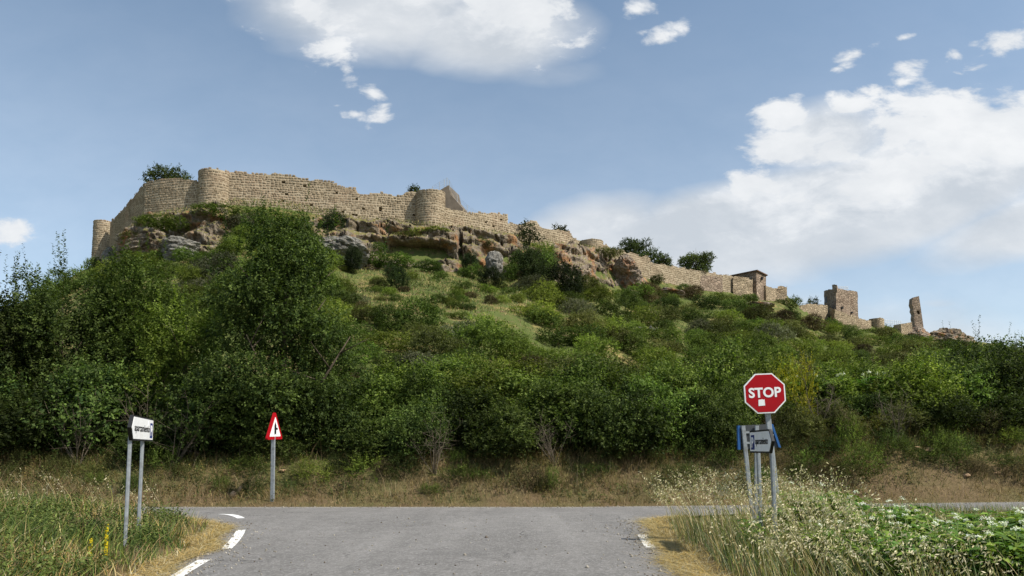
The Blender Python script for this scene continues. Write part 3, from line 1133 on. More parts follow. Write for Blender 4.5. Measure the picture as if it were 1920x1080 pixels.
quad_block('wall', house, ho, [(1419, 565, 508.5, 181), (1437, 565, 517.5, 186), (1410, 556, 520, 193), (1372, 552, 517, 186.5)], M['ashlar'], 3, amp=0.16, top_amp=0.05)
rf = MB()
zr0 = at(1419, 507.5, 181).z - ho.z
rc = [at(1419, 508, 181) - ho, at(1437, 517, 186) - ho, at(1410, 520, 193) - ho, at(1372, 517, 186.5) - ho]
cen = sum(rc, Vector()) / 4
rc = [cen + (p - cen) * 1.10 for p in rc]
rb0 = [Vector((p.x, p.y, zr0 - 0.10)) for p in rc]
rb1 = [Vector((p.x, p.y, zr0 + 0.14)) for p in rc]
rf.prism(rb0, rb1)
tipv = Vector((cen.x, cen.y, zr0 + 0.9))
for k in range(4):
    rf.poly([rb1[k] + Vector((0, 0, .002)), rb1[(k + 1) % 4] + Vector((0, 0, .002)), tipv])
rf.build('roof', M['roof'], house)
w_ = MB()
c0 = at(1429, 519, 183.05) - ho
w_.box((c0.x - .22, c0.y - .25, c0.z - .75), (c0.x + .2, c0.y + .5, c0.z + .0))
w_.build('window', M['black'], house)  # solid black box: the shade inside the opening put in as colour
gap = empty('buttress', tuple(at(1392, 552, 176)), 'sloping stone buttress block in front of the roofed house', 'buttress')
quad_block('wall', gap, Vector(gap.location), [(1375, 552, 521, 176.2), (1409, 560, 527, 178.5), (1412, 558, 522, 182), (1376, 552, 519, 180)], M['rubble'], 5, nx_=12, nz_=12, amp=0.25, top_amp=0.3)
bt2 = empty('buttress', tuple(at(1335, 545, 168)), 'low dark stone patch buttress midway along the patched wall', 'buttress')
quad_block('wall', bt2, Vector(bt2.location), [(1314, 548, 517, 168.0), (1355, 550, 520, 173.6), (1354, 550, 516, 176), (1318, 547, 513, 173)], M['ashlar'], 6, nx_=12, nz_=12, amp=0.25, top_amp=0.4)
wall_from('rampart', 'low wall stretch just right of the roofed house', [(1436, 534, 560, 184.5), (1446, 538, 561, 187), (1458, 541, 561, 190)], seed=12, stones=False, mat='rubble', n_parts=0)
tw = empty('square_turret', tuple(at(1466, 560, 190)), 'small broken square turret right of the roofed house', 'tower')
quad_block('wall', tw, Vector(tw.location), [(1457, 566, 541, 189.5), (1476, 570, 537.5, 190.5), (1475, 566, 538, 194.5), (1459, 562, 539, 194)], M['rubble'], 7, amp=0.2, top_amp=0.5)
wall_from('rampart', 'low pale wall running to the foot of the keep tower', [(1490, 585, 592, 205), (1503, 574, 590, 206.5), (1517, 570, 594, 210), (1535, 571, 598, 214), (1552, 573, 602, 217)], seed=13, stones=False, mat='rubble')

# keep
keep = empty('keep_tower', tuple(at(1575, 610, 219)), 'tall square keep tower with railing on its top', 'tower')
ko = Vector(keep.location)
quad_block('wall', keep, ko, [(1569, 610, 540, 217), (1609.5, 612, 547.5, 224), (1592, 605, 546, 234), (1546, 600, 545.5, 228)], M['ashlar'], 9, nx_=14, nz_=18, amp=0.22, top_amp=0.28)
quad_block('corner_turret', keep, ko, [(1560.5, 548, 533.5, 218.6), (1569.5, 548, 534.5, 216.8), (1571.5, 548, 538, 219), (1562, 547, 535, 221)], M['ashlar'], 10, amp=0.1, top_amp=0.2)
quad_block('battered_base', keep, ko, [(1566, 625, 580, 213.5), (1611.5, 628, 595, 222), (1600, 615, 590, 230), (1551, 606, 573, 220)], M['rubble'], 11, nx_=12, nz_=9, amp=0.3, top_amp=0.5)
for (x, y, Y, sw_, sh_) in ((1551, 562, 225.6, .30, 1.0), (1579, 577, 218.6, .3, .3), (1597, 586, 221.6, .25, .25)):
    w_ = MB()
    c0 = at(x, y, Y) - ko
    w_.box((c0.x - sw_, c0.y - .35, c0.z - sh_), (c0.x + sw_, c0.y + .9, c0.z + sh_))
    w_.build('window', M['black'], keep)  # no recess: black boxes paint in the dark of the keep's openings
rl = MB()
for k in range(8):
    x = 1573 + k * 2.4
    rl.tube([at(x, 546, 222) - ko, at(x, 537, 222) - ko], 0.07, 5)
for y in (537.5, 540.5):
    rl.tube([at(1572.5, y, 222) - ko, at(1590.5, y + .4, 222) - ko], 0.06, 5)
rl.build('railing', M['rail'], keep)

wall_from('rampart', 'low wall stretch just right of the keep tower', [(1608, 597, 620, 226), (1628, 600, 622, 231), (1634, 601, 622, 233)], seed=14, stones=False, mat='rubble')
round_tower('round_tower', 'squat round tower between the keep and the ruined spire', 1631, 1657, 595, 624, 235.5, seed=15, stones=False, mat='rubble', n_parts=0, ragged=0.25)
wall_from('rampart', 'short straight wall block under the ruined spire', [(1690, 607, 636, 243), (1711, 605, 640, 245)], seed=16, stones=False, mat='rubble', thick=3)
rr_ = empty('railing', tuple(at(1672, 606, 242)), 'thin walkway railing between squat round tower and spire', 'railing')
ro = Vector(rr_.location)
m = MB()
for k in range(9):
    x = 1657 + k * 4
    m.tube([at(x, 609, 242) - ro, at(x, 599.5 + k * .35, 242) - ro], 0.06, 5)
m.build('rail_post', M['rail'], rr_)
m = MB()
for dy in (0, 4):
    m.tube([at(1657, 600 + dy, 242) - ro, at(1690, 603 + dy, 242) - ro], 0.06, 5)
m.build('rail_bar', M['rail'], rr_)

# ruined spire: jagged left edge, smooth right edge, a hole near its foot
sp = empty('ruined_spire', tuple(at(1722, 610, 249)), 'narrow ruined tower fragment standing alone on the ridge', 'ruin')
so = Vector(sp.location)
left = [(1717, 618), (1715, 603), (1713.5, 596), (1714.5, 588), (1711.5, 582), (1712.5, 577), (1709.8, 570), (1710.5, 565), (1711.2, 558)]
right = [(1732, 618), (1731, 608), (1729.8, 600), (1728.3, 590), (1727.2, 582), (1726.2, 575), (1725.2, 568), (1724, 561), (1723, 555)]
m = MB()
for k in range(len(left) - 1):
    if k == 3:      # the hole: leave the middle of this band open
        for (fa, fb) in ((0.0, 0.42), (0.78, 1.0)):
            q = []
            for kk, f_ in ((k, fa), (k, fb), (k + 1, fb), (k + 1, fa)):
                l_, r_ = left[kk], right[kk]
                q.append(at(l_[0] + (r_[0] - l_[0]) * f_, l_[1] + (r_[1] - l_[1]) * f_, 248) - so)
            m.prism(q, [p + Vector((0.6, 3.2, 0)) for p in q])
    else:
        q = [at(*left[k], 248) - so, at(*right[k], 248) - so, at(*right[k + 1], 248) - so, at(*left[k + 1], 248) - so]
        m.prism(q, [p + Vector((0.6, 3.2, 0)) for p in q])
m.build('wall', M['ashlar'], sp)

# ------------------------------------------------------------------ cliff under the walls
def cliff_mat(name, src):
    m = M[src].copy()
    m.name = name
    T = NT(m.node_tree)
    b = [n for n in m.node_tree.nodes if n.type == 'BSDF_PRINCIPLED'][0]
    old = b.inputs['Base Color'].links[0].from_socket
    g = T.n('ShaderNodeNewGeometry')
    nzz = T.n('ShaderNodeSeparateXYZ', ins={0: g.outputs['True Normal']}).outputs[2]
    gn = T.noise(g.outputs['Position'], 1.1, 6, 0.65)
    grass = T.mix(gn, rgba(0.07, 0.085, 0.025), rgba(0.26, 0.21, 0.085))
    f_ = T.mr(T.math('ADD', nzz, T.mr(gn, 0, 1, -0.35, 0.35)), 0.55, 0.72)
    T.put(b.inputs['Base Color'], T.mix(f_, old, grass))
    return m


M['cliff_g'] = cliff_mat('cliff_rock_with_turf', 'cliff')
M['red_g'] = cliff_mat('rusty_cliff_with_turf', 'red_rock')
PXC = np.arange(205, 1232, 1.15)
NF, NCAP = 40, 8
Ywc = np.interp(PXC, WL[:, 0], WL[:, 1])
Pwc = np.interp(PXC, WL[:, 0], WL[:, 2])
Cc = np.clip(cliff_f(PXC), 0, 1.1)
rows = []
for k in range(NF):
    v = k / (NF - 1)
    Y = Ywc - 10.5 + 6.0 * v + 0.6 * np.sin(PXC * 0.045) + 1.2 * fbm(np.stack([PXC * 0.03, PXC * 0, PXC * 0], -1), 3, 61)
    X = (PXC - CX) / F * Y / 0.985
    zt = zat(Pwc, Ywc) - 0.9 + 0.8 * fbm(np.stack([PXC * 0.05, PXC * 0, PXC * 0], -1), 3, 62)
    zb = ground(X, Ywc - 10.5) - 1.2
    zlow = ground(X, Y) - 1.3
    Z = zlow + (zb + (zt - zb) * v - zlow) * np.clip(Cc * 1.25, 0, 1)
    rows.append(np.stack([X, Y, Z], -1))
for k in range(1, NCAP + 1):
    v = k / NCAP
    Y = rows[NF - 1][:, 1] * (1 - v) + (Ywc + 0.6) * v
    X = (PXC - CX) / F * Y / 0.985
    zt = rows[NF - 1][:, 2]
    Z = zt * (1 - v) + (zat(Pwc, Ywc) - 0.05) * v + 0.25 * math.sin(v * math.pi)
    Z = np.where(Cc < 0.3, np.minimum(Z, ground(X, Y) - 0.15), Z)
    rows.append(np.stack([X, Y, Z], -1))
PC = np.stack(rows, 0)
vv = np.concatenate([np.linspace(0, 1, NF), np.ones(NCAP)])[:, None]
wgt = np.concatenate([np.ones(NF), np.linspace(0.8, 0, NCAP)])[:, None] * np.clip(Cc, 0, 1)[None, :]
q = PC * np.array([0.16, 0.16, 0.42])
d1 = fbm(q, 5, 71, 0.55)
strata = np.abs(((PC[..., 2] * 0.42 + PC[..., 0] * 0.03 + 0.8 * fbm(PC * 0.12, 3, 72)) % 1.0) - 0.5) * 2
blocky = np.round(fbm(PC * np.array([0.3, 0.3, 0.5]), 2, 73) * 4) / 4
crk = sstep(0.06, 0.0, np.abs(fbm(PC * np.array([0.22, 0.22, 0.5]), 3, 78)))
rdg = 1 - 2 * np.abs(fbm(PC * np.array([0.25, 0.25, 0.6]), 4, 79, 0.6))
disp = 2.5 * d1 + 0.9 * (strata - 0.5) + 0.7 * blocky + 0.45 * fbm(PC * 1.3, 3, 74) + 1.0 * (rdg - 0.6) - 1.0 * crk


def dent(px, py, rx, ry, depth):
    Yd = np.interp(px, WL[:, 0], WL[:, 1]) - 7
    zc = float(zat(py, Yd))
    return -depth * np.exp(-((PXC[None, :] - px) / rx) ** 4 - ((PC[..., 2] - zc) / (ry / F * Yd)) ** 4)


disp = disp + dent(790, 472, 66, 19, 5.0) + dent(930, 476, 26, 9, 2.6) + dent(862, 462, 4.0, 30, 3.0) + dent(1010, 490, 16, 16, 1.5)
disp = disp - dent(845, 478, 18, 22, 1.5) - dent(760, 448, 110, 7, 1.2)
PC[..., 1] -= disp * wgt
PC[..., 2] += 0.35 * fbm(PC * 0.5, 3, 75) * wgt
n0, n1 = PC.shape[:2]
i = np.arange(n0 * n1).reshape(n0, n1)
fq = np.stack([i[:-1, :-1], i[:-1, 1:], i[1:, 1:], i[1:, :-1]], -1).reshape(-1, 4)
cm = np.broadcast_to((PXC[:-1] + 26 * fbm(np.stack([PXC[:-1] * .1, PXC[:-1] * 0, PXC[:-1] * 0], -1), 2, 5) > 1035)[None, :], (n0 - 1, n1 - 1)).reshape(-1).astype(int)
link('cliff', mesh_np('cliff', PC, fq, [M['cliff_g'], M['red_g']], False, midx=cm), kind='structure')


# ------------------------------------------------------------------ boulders
def rock_mesh(name, seed, mat, sub=5, rough=0.22, cuts=9, strata_k=0.0, freq=1.4):
    bm = bmesh.new()
    bmesh.ops.create_icosphere(bm, subdivisions=sub, radius=1.0)
    P = np.array([v.co[:] for v in bm.verts])
    r = np.random.default_rng(seed)
    for _ in range(cuts):
        n = r.normal(size=3)
        n /= np.linalg.norm(n)
        d = r.uniform(0.55, 0.85)
        h = P @ n - d
        P = P - np.where(h > 0, h, 0)[:, None] * n[None, :] * 0.9
    rid = 1 - 2 * np.abs(fbm(P * freq * 1.3 + seed * 1.7, 4, seed + 9, 0.6))
    cr = sstep(0.05, 0.0, np.abs(fbm(P * np.array([1.6, 1.6, 2.6]) + seed, 3, seed + 5)))
    P = P * (1 + rough * fbm(P * freq + seed, 5, seed, 0.55) + 0.16 * (rid - 0.6) - 0.10 * cr)[:, None]
    if strata_k:
        t = np.abs(((P[:, 2] * 3.1 + P[:, 0] * 0.5 + 0.6 * fbm(P * 1.1, 3, seed)) % 1.0) - 0.5) * 2
        P[:, :2] *= (1 + strata_k * (t - 0.5))[:, None]
    for v, p in zip(bm.verts, P):
        v.co = p
    me = bpy.data.meshes.new(name)
    bm.to_mesh(me)
    bm.free()
    me.materials.append(mat)
    return me


def rock_at(name, label, px, py, w, h, Y, mesh, dep=1.0, rot=0.0, tilt=0.0, cat='rock', group=None):
    p = at(px, py, Y)
    k = Y / F
    o = link(name, mesh, None, label, cat, group, loc=tuple(p))
    o.rotation_euler = (0, tilt, rot)
    o.scale = (w * k / 2, w * k / 2 * dep, h * k / 2)
    return o


rock_at('boulder', 'huge pale grey slanted boulder on slope below long wall', 628, 470, 128, 74, 101.0, rock_mesh('boulder', 4, M['grey_rock'], 6, 0.25, 10, 0.05), 0.8, 0.2, R(16))
rock_at('boulder', 'tall pale rounded rock slab on slope right of the cave', 924, 502, 40, 66, 112, rock_mesh('boulder', 8, M['grey_rock'], 5, 0.25, 9), 0.9, 0.5, R(10))
rock_at('rock_outcrop', 'pale fissured outcrop under the wall behind leafy tree', 340, 470, 82, 56, 98.5, rock_mesh('rock_outcrop', 12, M['grey_rock'], 6, 0.5, 12, 0.05), 0.8, 0.1, 0)
rock_at('rock_outcrop', 'dark brown layered outcrop below the slanting left wall', 258, 455, 74, 54, 104, rock_mesh('rock_outcrop', 15, M['cliff'], 6, 0.4, 8, 0.14), 0.8, 0.3, R(-14))
rock_at('rock_outcrop', 'grey outcrop at the foot of the left end turret', 204, 488, 26, 46, 126, rock_mesh('rock_outcrop', 17, M['grey_rock'], 5, 0.4, 8, 0.1), 0.8, 0.0, 0)
rock_at('rock_outcrop', 'broken brown rocky bluff at the right end of the ridge', 1775, 640, 92, 54, 252, rock_mesh('rock_outcrop', 21, M['cliff'], 6, 0.5, 12, 0.10), 0.8, 0.0, R(4))
rock_at('rock_outcrop', 'brown rock mass right under the ruined spire', 1722, 630, 44, 32, 245.5, rock_mesh('rock_outcrop', 23, M['red_rock'], 5, 0.4, 8, 0.1), 0.8, 0.4, 0)
rock_at('rock_outcrop', 'long low brown ledge on slope below the roofed house', 1420, 574, 84, 18, 163, rock_mesh('rock_outcrop', 27, M['red_rock'], 5, 0.4, 8, 0.1), 0.8, -0.3, R(9))
rock_at('rock_outcrop', 'low dark ledge below the patched wall', 1260, 548, 60, 18, 146, rock_mesh('rock_outcrop', 29, M['red_rock'], 5, 0.4, 8, 0.1), 0.8, -0.3, R(9))
rock_at('rock_outcrop', 'rough grey and brown crag right of the reddish cliff', 1172, 506, 62, 58, 141, rock_mesh('rock_outcrop', 31, M['red_rock'], 6, 0.55, 12, 0.04), 0.8, -0.3, R(20))
pile = [rock_mesh('stone', 40 + k, M['grey_rock'], 2, 0.3, 6) for k in range(3)]
pl = empty('stone_pile', tuple(at(1208, 592, 92)), 'small heap of pale stones among shrubs on the hillside', 'stone pile')
po = Vector(pl.location)
pz = gz(po.x, po.y)
for k in range(42):
    o = bpy.data.objects.new('stone', pile[k % 3])
    COL.objects.link(o)
    o.parent = pl
    dx, dy = random.gauss(0, 0.75), random.gauss(0, 0.5)
    o.location = (dx, dy, max(0, 0.55 - abs(dx) * 0.3 - abs(dy) * 0.3) * random.random() + random.uniform(0, .1))
    sc = random.uniform(0.10, 0.26)
    o.scale = (sc * 1.2, sc, sc * 0.8)
    o.rotation_euler = (random.random() * 6, random.random(), random.random() * 6)
pl.location.z = pz + 0.45

tr = [rock_mesh('rock', 60 + k, M['tan_rock'], 3, 0.28, 7) for k in range(3)]
for k, (px, py, w, h, lab) in enumerate([
        (438, 930, 15, 15, 'tan stone left of a pair by roadside, left of the triangular sign'), (452, 921, 14, 18, 'taller tan stone right of a pair left of the triangular sign'),
        (530, 892, 16, 7, 'flat pale stone on bank right of the triangular sign post'), (1724, 893, 17, 8, 'flat pale stone under bushes on right bank, left one'),
        (1745, 894, 22, 9, 'longer flat stone under bushes on right bank, right one'), (1802, 908, 14, 7, 'small tan stone on right bank below flat stones'),
        (1814, 921, 16, 8, 'tan stone low on right bank'), (1872, 916, 12, 6, 'small tan stone near right picture edge on the bank'), (916, 900, 10, 8, 'small pale stone on the middle of the dry bank'),
        (1046, 908, 9, 6, 'tiny pale stone low on the dry bank near the middle')]):
    Y = 23.2 + (935 - py) * 0.035
    o = rock_at('rock', lab, px, py, w, h, Y, tr[k % 3], 0.8, k * 1.3, 0.1)
    o.location.z = gz(o.location.x, o.location.y) + 0.3 * h / F * Y


# ------------------------------------------------------------------ foliage
def unit(v):
    return v / np.maximum(np.linalg.norm(v, axis=-1, keepdims=True), 1e-9)


def hull_points(r, lumps, n, inner=0.45):
    """Points in the outer shell of a set of ellipsoids (cx,cy,cz,rx,ry,rz) with outward normals and the lump of each."""
    L = np.array(lumps, float)
    area = (L[:, 3] * L[:, 4] * L[:, 5]) ** (2 / 3)
    pick = r.choice(len(L), size=int(n * 2.2), p=area / area.sum())
    d = unit(r.normal(size=(len(pick), 3)))
    rad = 1 - inner * r.random(len(pick)) ** 1.6
    P = L[pick, :3] + d * L[pick, 3:] * rad[:, None]
    N = unit(d / L[pick, 3:])
    keep = np.ones(len(P), bool)
    for k in range(len(L)):
        e_ = np.linalg.norm((P - L[k, :3]) / L[k, 3:], axis=1)
        keep &= ~((e_ < 0.60) & (pick != k))
    ix = np.nonzero(keep)[0][:n]
    return P[ix], N[ix], pick[ix]


def shoots(r, P, N, lump, slen, nl, leaf, wid, up=0.5, out=0.7, rand=0.6, colA=(0.06, 0.10, 0.02), colB=(0.13, 0.17, 0.035), flat=0.6, lumpvar=0.25, tipk=0.35, droop=0.15, taper=0.35):
    """Leafy shoots: nl leaves set along each shoot. Returns verts, quads, colours."""
    S = len(P)
    sd = unit(N * out + np.array([0, 0, up]) + r.normal(size=(S, 3)) * rand)
    L = slen * r.uniform(0.55, 1.35, S)
    t = (np.arange(nl) + r.random((S, nl)) * 0.7) / nl
    base = P[:, None, :] + sd[:, None, :] * (t * L[:, None])[..., None]
    base[..., 2] -= droop * (t ** 2) * L[:, None] * (1 - np.abs(sd[:, 2:3]))
    side = r.normal(size=(S, nl, 3))
    side = unit(side - sd[:, None, :] * np.sum(side * sd[:, None, :], -1, keepdims=True))
    ld = unit(side * 0.85 + sd[:, None, :] * 0.45 + np.array([0, 0, -0.12]))
    ln = unit(np.array([0, 0, 1.0]) * flat + r.normal(size=(S, nl, 3)) * 0.55 + N[:, None, :] * 0.4)
    w = unit(np.cross(ld, ln))
    nrm = np.cross(w, ld)
    ll = leaf * r.uniform(0.65, 1.25, (S, nl)) * (1 - taper * t)
    A0 = base
    tip = base + ld * ll[..., None]
    mid = base + ld * (ll * 0.48)[..., None] + nrm * (ll * 0.10)[..., None]
    hw = (wid * ll / 2)[..., None]
    V = np.stack([A0, mid + w * hw, tip, mid - w * hw], 2).reshape(-1, 3)
    nq = S * nl
    Fq = np.arange(nq * 4).reshape(-1, 4)
    mixf = np.clip(0.35 + r.normal(size=(S, 1)) * 0.22 + (t - 0.5) * tipk * 2 * 0.5 + r.normal(size=(S, nl)) * 0.14, 0, 1)
    lv = 1 + lumpvar * (r.random(64)[lump % 64] - 0.5) * 2
    C = (np.array(colA) * (1 - mixf[..., None]) + np.array(colB) * mixf[..., None]) * lv[:, None, None] * r.uniform(0.8, 1.2, (S, nl, 1))
    C = np.repeat(C.reshape(-1, 3), 4, 0)
    return V, Fq, C


def join(parts):
    V, Q, C = [], [], []
    b = 0
    for v, q, c in parts:
        V.append(v)
        Q.append(q + b)
        C.append(c)
        b += len(v)
    return np.concatenate(V), np.concatenate(Q), np.concatenate(C)


def lumpy(r, rx, ry, h, n, z0=0.25, size=(0.34, 0.55)):
    """Ellipsoid lumps filling a crown of half-widths rx, ry and height h standing on z=0."""
    out_ = [(0, 0, h * 0.48, rx * 0.62, ry * 0.62, h * 0.46)]
    for _ in range(n):
        a = r.uniform(0, 2 * math.pi)
        z = r.uniform(z0, 0.92)
        wz = math.sqrt(max(0.05, 1 - (2 * z - 0.9) ** 2 * 0.75))
        k = r.uniform(0.35, 0.75) * wz
        s = r.uniform(*size)
        out_.append((rx * k * 1.12 * math.cos(a), ry * k * 1.12 * math.sin(a), h * z * 0.88, rx * s, ry * s, h * s * r.uniform(0.45, 0.7)))
    return out_


GREENS = {
    'mid': ((0.044, 0.072, 0.014), (0.165, 0.215, 0.044)),
    'tree': ((0.022, 0.038, 0.010), (0.110, 0.146, 0.034)),
    'dark': ((0.030, 0.050, 0.013), (0.122, 0.160, 0.038)),
    'juniper': ((0.016, 0.026, 0.010), (0.044, 0.060, 0.020)),
    'lime': ((0.070, 0.100, 0.016), (0.235, 0.275, 0.048)),
    'olive': ((0.060, 0.068, 0.020), (0.150, 0.152, 0.048)),
    'grey': ((0.070, 0.074, 0.042), (0.160, 0.162, 0.100)),
    'brown': ((0.060, 0.046, 0.024), (0.140, 0.110, 0.058)),
    'ridge': ((0.028, 0.040, 0.013), (0.085, 0.105, 0.030)),
}


def clumpy(r, rx, ry, h, n):
    """Separate billows over a low core: an uneven, sloping outline with gaps."""
    o = [(0, 0, h * 0.30, rx * 0.72, ry * 0.72, h * 0.30)]
    for _ in range(n):
        a = r.uniform(0, 2 * math.pi)
        k = math.sqrt(r.random()) * 0.86
        top = h * (1.0 - 0.72 * k * k) * r.uniform(0.68, 1.0)
        s_ = r.uniform(0.17, 0.34)
        o.append((rx * k * math.cos(a), ry * k * math.sin(a), max(top - h * s_ * 0.6, h * 0.1), rx * s_, ry * s_, h * s_ * r.uniform(0.5, 0.8)))
    return o


def bush_mesh(name, seed, rx, ry, h, green, nshoot, slen, nl, leaf, wid=0.5, nlump=9, up=0.6, clumps=False, **kw):
    r = np.random.default_rng(seed)
    P, N, k = hull_points(r, clumpy(r, rx, ry, h, nlump) if clumps else lumpy(r, rx, ry, h, nlump), nshoot)
    P[:, 2] = np.abs(P[:, 2])
    cA, cB = GREENS[green]
    V, Q, C = shoots(r, P, N, k, slen, nl, leaf, wid, up=up, colA=cA, colB=cB, **kw)
    V[:, 2] = np.maximum(V[:, 2], -0.05)
    return mesh_np(name, V, Q, M['leaf'], False, C)


def limbs(r, h, rx, n, r0, lean=(0, 0)):
    mb = MB()
    tp = Vector((lean[0], lean[1], h * 0.8))
    pts = [Vector((0, 0, -0.4))] + [Vector((lean[0] * t + r.normal() * 0.05, lean[1] * t + r.normal() * 0.05, h * 0.8 * t)) for t in (0.15, 0.35, 0.6, 0.8, 1.0)]
    mb.tube(pts, [r0 * 1.25, r0, r0 * .85, r0 * .6, r0 * .35, r0 * .12], 8)
    for k in range(n):
        t = 0.12 + 0.75 * k / n
        z = h * 0.8 * t
        a = k * 2.4 + r.uniform(-.4, .4)
        Lr = rx * (0.85 - 0.5 * t) * r.uniform(0.8, 1.15)
        b0 = Vector((lean[0] * t, lean[1] * t, z))
        dirv = Vector((math.cos(a), math.sin(a), r.uniform(0.35, 0.9)))
        p1 = b0 + dirv * Lr * 0.5
        p2 = b0 + dirv * Lr + Vector((0, 0, Lr * 0.25))
        rr = r0 * (0.55 - 0.35 * t)
        mb.tube([b0, p1, p2], [rr, rr * 0.6, rr * 0.15], 6)
        for q in range(3):
            s0 = p1.lerp(p2, r.uniform(0, 0.8))
            d2 = Vector((r.normal(), r.normal(), r.uniform(0.2, 1.0))).normalized() * Lr * 0.45
            mb.tube([s0, s0 + d2], [rr * 0.35, rr * 0.06], 5)
    return mb


def tree(name, label, px, Y, top_py, halfw, green, seed, nshoot, leaf=0.10, slen=0.7, nl=13, lumps=None, cat='tree', trunk_r=0.14, up=0.9, extra=None, group=None, wid=0.55, base_py=None, rand=0.55):
    r = np.random.default_rng(seed)
    X = (px - CX) / F * Y / 1.0
    z0 = gz(X, Y) if base_py is None else float(zat(base_py, Y))
    h = float(zat(top_py, Y)) - z0
    rx = halfw / F * Y
    root = empty(name, (X, Y, z0), label, cat, group)
    lm = lumps(r, rx, h) if lumps else lumpy(r, rx, rx * 0.85, h * 0.98, 30, 0.02, (0.19, 0.34))[1:] + [(0, 0, h * 0.42, rx * 0.5, rx * 0.45, h * 0.36)]
    P, N, k = hull_points(r, lm, nshoot)
    cA, cB = GREENS[green]
    parts = [shoots(r, P, N, k, slen, nl, leaf, wid, up=up, rand=rand, colA=cA, colB=cB)]
    if extra is not None:
        e_ = np.array([(a * rx, b * rx * 0.5, c * h) for a, b, c in extra])
        parts.append(shoots(r, e_, np.tile([0, 0, 1.0], (len(e_), 1)), np.arange(len(e_)), slen * 2.4, 46, leaf * 1.05, wid, up=1.6, rand=0.22, colA=cA, colB=cB, taper=0.5))
    V, Q, C = join(parts)
    V[:, 2] = np.maximum(V[:, 2], -0.1)
    link('crown', mesh_np('crown', V, Q, M['leaf'], False, C), root)
    limbs(r, h, rx, 9, trunk_r).build('trunk', M['bark'], root, True)
    return root


def conic(r, rx, h):
    """Broad at the foot, narrowing to a leafy tip."""
    o = []
    for z, w in ((0.14, 0.80), (0.30, 0.88), (0.46, 0.82), (0.62, 0.66), (0.76, 0.48), (0.88, 0.30)):
        o.append((0, 0, z * h, rx * w * 0.52, rx * w * 0.52, h * 0.10))
        for k in range(11):
            a = r.uniform(0, 6.28)
            kk = r.uniform(0.42, 0.86) * w
            s = r.uniform(0.15, 0.27) * (0.5 + w)
            o.append((rx * kk * math.cos(a), rx * kk * math.sin(a), (z + r.uniform(-.06, .06)) * h, rx * s * 0.9, rx * s * 0.9, rx * s * r.uniform(0.45, 0.75)))
    return o


rs = np.random.default_rng(3)
tree('leafy_tree', 'tallest tree at roadside, bushy cone rising in front of castle wall', 528, 27.5, 398, 186, 'tree', 11, 6600, 0.145, 0.60, 13, conic, trunk_r=0.20,
     extra=[(rs.normal() * 0.30, rs.normal() * 0.3, rs.uniform(0.70, 0.93)) for _ in range(26)])
LT = [
    ('dense dark tree cut by the left picture edge', -30, 27.5, 490, 130, 'dark', 21, 5200),
    ('dark leafy tree behind left parking sign with tall pointed shoots on top', 105, 28.5, 505, 130, 'dark', 22, 6000),
    ('tree below left turret, rounded bright top', 240, 30.0, 470, 115, 'mid', 23, 5000),
    ('lower thin-branched tree between left parking sign and tallest tree', 345, 28.6, 552, 120, 'lime', 24, 3000),
]
for k, (lab, px, Y, tp, hw, g, sd, n) in enumerate(LT):
    ex = [(rs.normal() * 0.35, rs.normal() * 0.3, rs.uniform(0.7, 0.92)) for _ in range(12)]
    if k == 1:
        ex += [(-0.10, 0, 0.95), (-0.04, 0.0, 0.98), (0.0, 0, 0.92), (-0.02, 0.0, 1.0), (-0.05, 0, 0.93)]
    tree('leafy_tree', lab, px, Y, tp, hw, g, sd, int(n * 0.8), 0.145, 0.6, 12, lumps=None, extra=ex, trunk_r=0.15)
tree('leafy_tree', 'dark tree at the right picture edge above the bank', 1850, 36, 640, 105, 'dark', 25, 4800, 0.14, 0.62, 12, extra=[(rs.normal() * 0.4, 0, rs.uniform(.7, .9)) for _ in range(10)])
tree('leafy_tree', 'sparse feathery tree at the far right picture edge', 1935, 40, 640, 60, 'ridge', 26, 420, 0.12, 0.8, 12, extra=[(rs.normal() * 0.4, 0, rs.uniform(.6, .9)) for _ in range(12)])
# trees on and behind the walls
RT = [
    ('dark tree rising behind the left corner of the castle wall', 298, 116.5, 316, 52, 'ridge', 31, 1500, 380),
    ('small shrub peeking over the wall left of second tower', 772, 121, 352, 12, 'ridge', 32, 130, 372),
    ('thin open-crowned tree in front of the broken wall', 994, 127, 412, 32, 'ridge', 33, 240, 468),
    ('small bush on the wall top left of low turret', 1053, 141, 424, 15, 'olive', 34, 150, 443),
    ('big dark tree behind the wall, left of a smaller one', 1198, 162, 441, 42, 'ridge', 35, 1900, 500),
    ('small dark tree touching the big one behind the wall', 1250, 166, 475, 17, 'ridge', 36, 520, 507),
    ('round green tree behind the patched wall', 1312, 172, 470, 38, 'ridge', 37, 1500, 516),
    ('small tree at the left foot of the keep tower', 1533, 222, 557, 15, 'ridge', 38, 220, 580),
]
for lab, px, Y, tp, hw, g, sd, n, bp in RT:
    thin = 'thin' in lab
    tree('ridge_tree', lab, px, Y, tp, hw, g, sd, n, 0.34, 0.9, 9, base_py=bp, trunk_r=0.16, up=0.5, rand=0.8, wid=0.7)

# near thicket above the bank
NB = [bush_mesh('thicket_bush', 200 + k, 1.9, 1.6, 3.0, g, 1750, 0.52, 10, 0.135, 0.55, 24, up=0.55, clumps=True, lumpvar=0.5, rand=0.7) for k, g in enumerate(['dark', 'mid', 'tree', 'lime', 'olive', 'mid'])]
SPRIG = bush_mesh('leafy_sprig', 260, 1.9, 1.4, 2.2, 'lime', 130, 0.9, 14, 0.12, 0.55, 9, up=0.8, clumps=True)


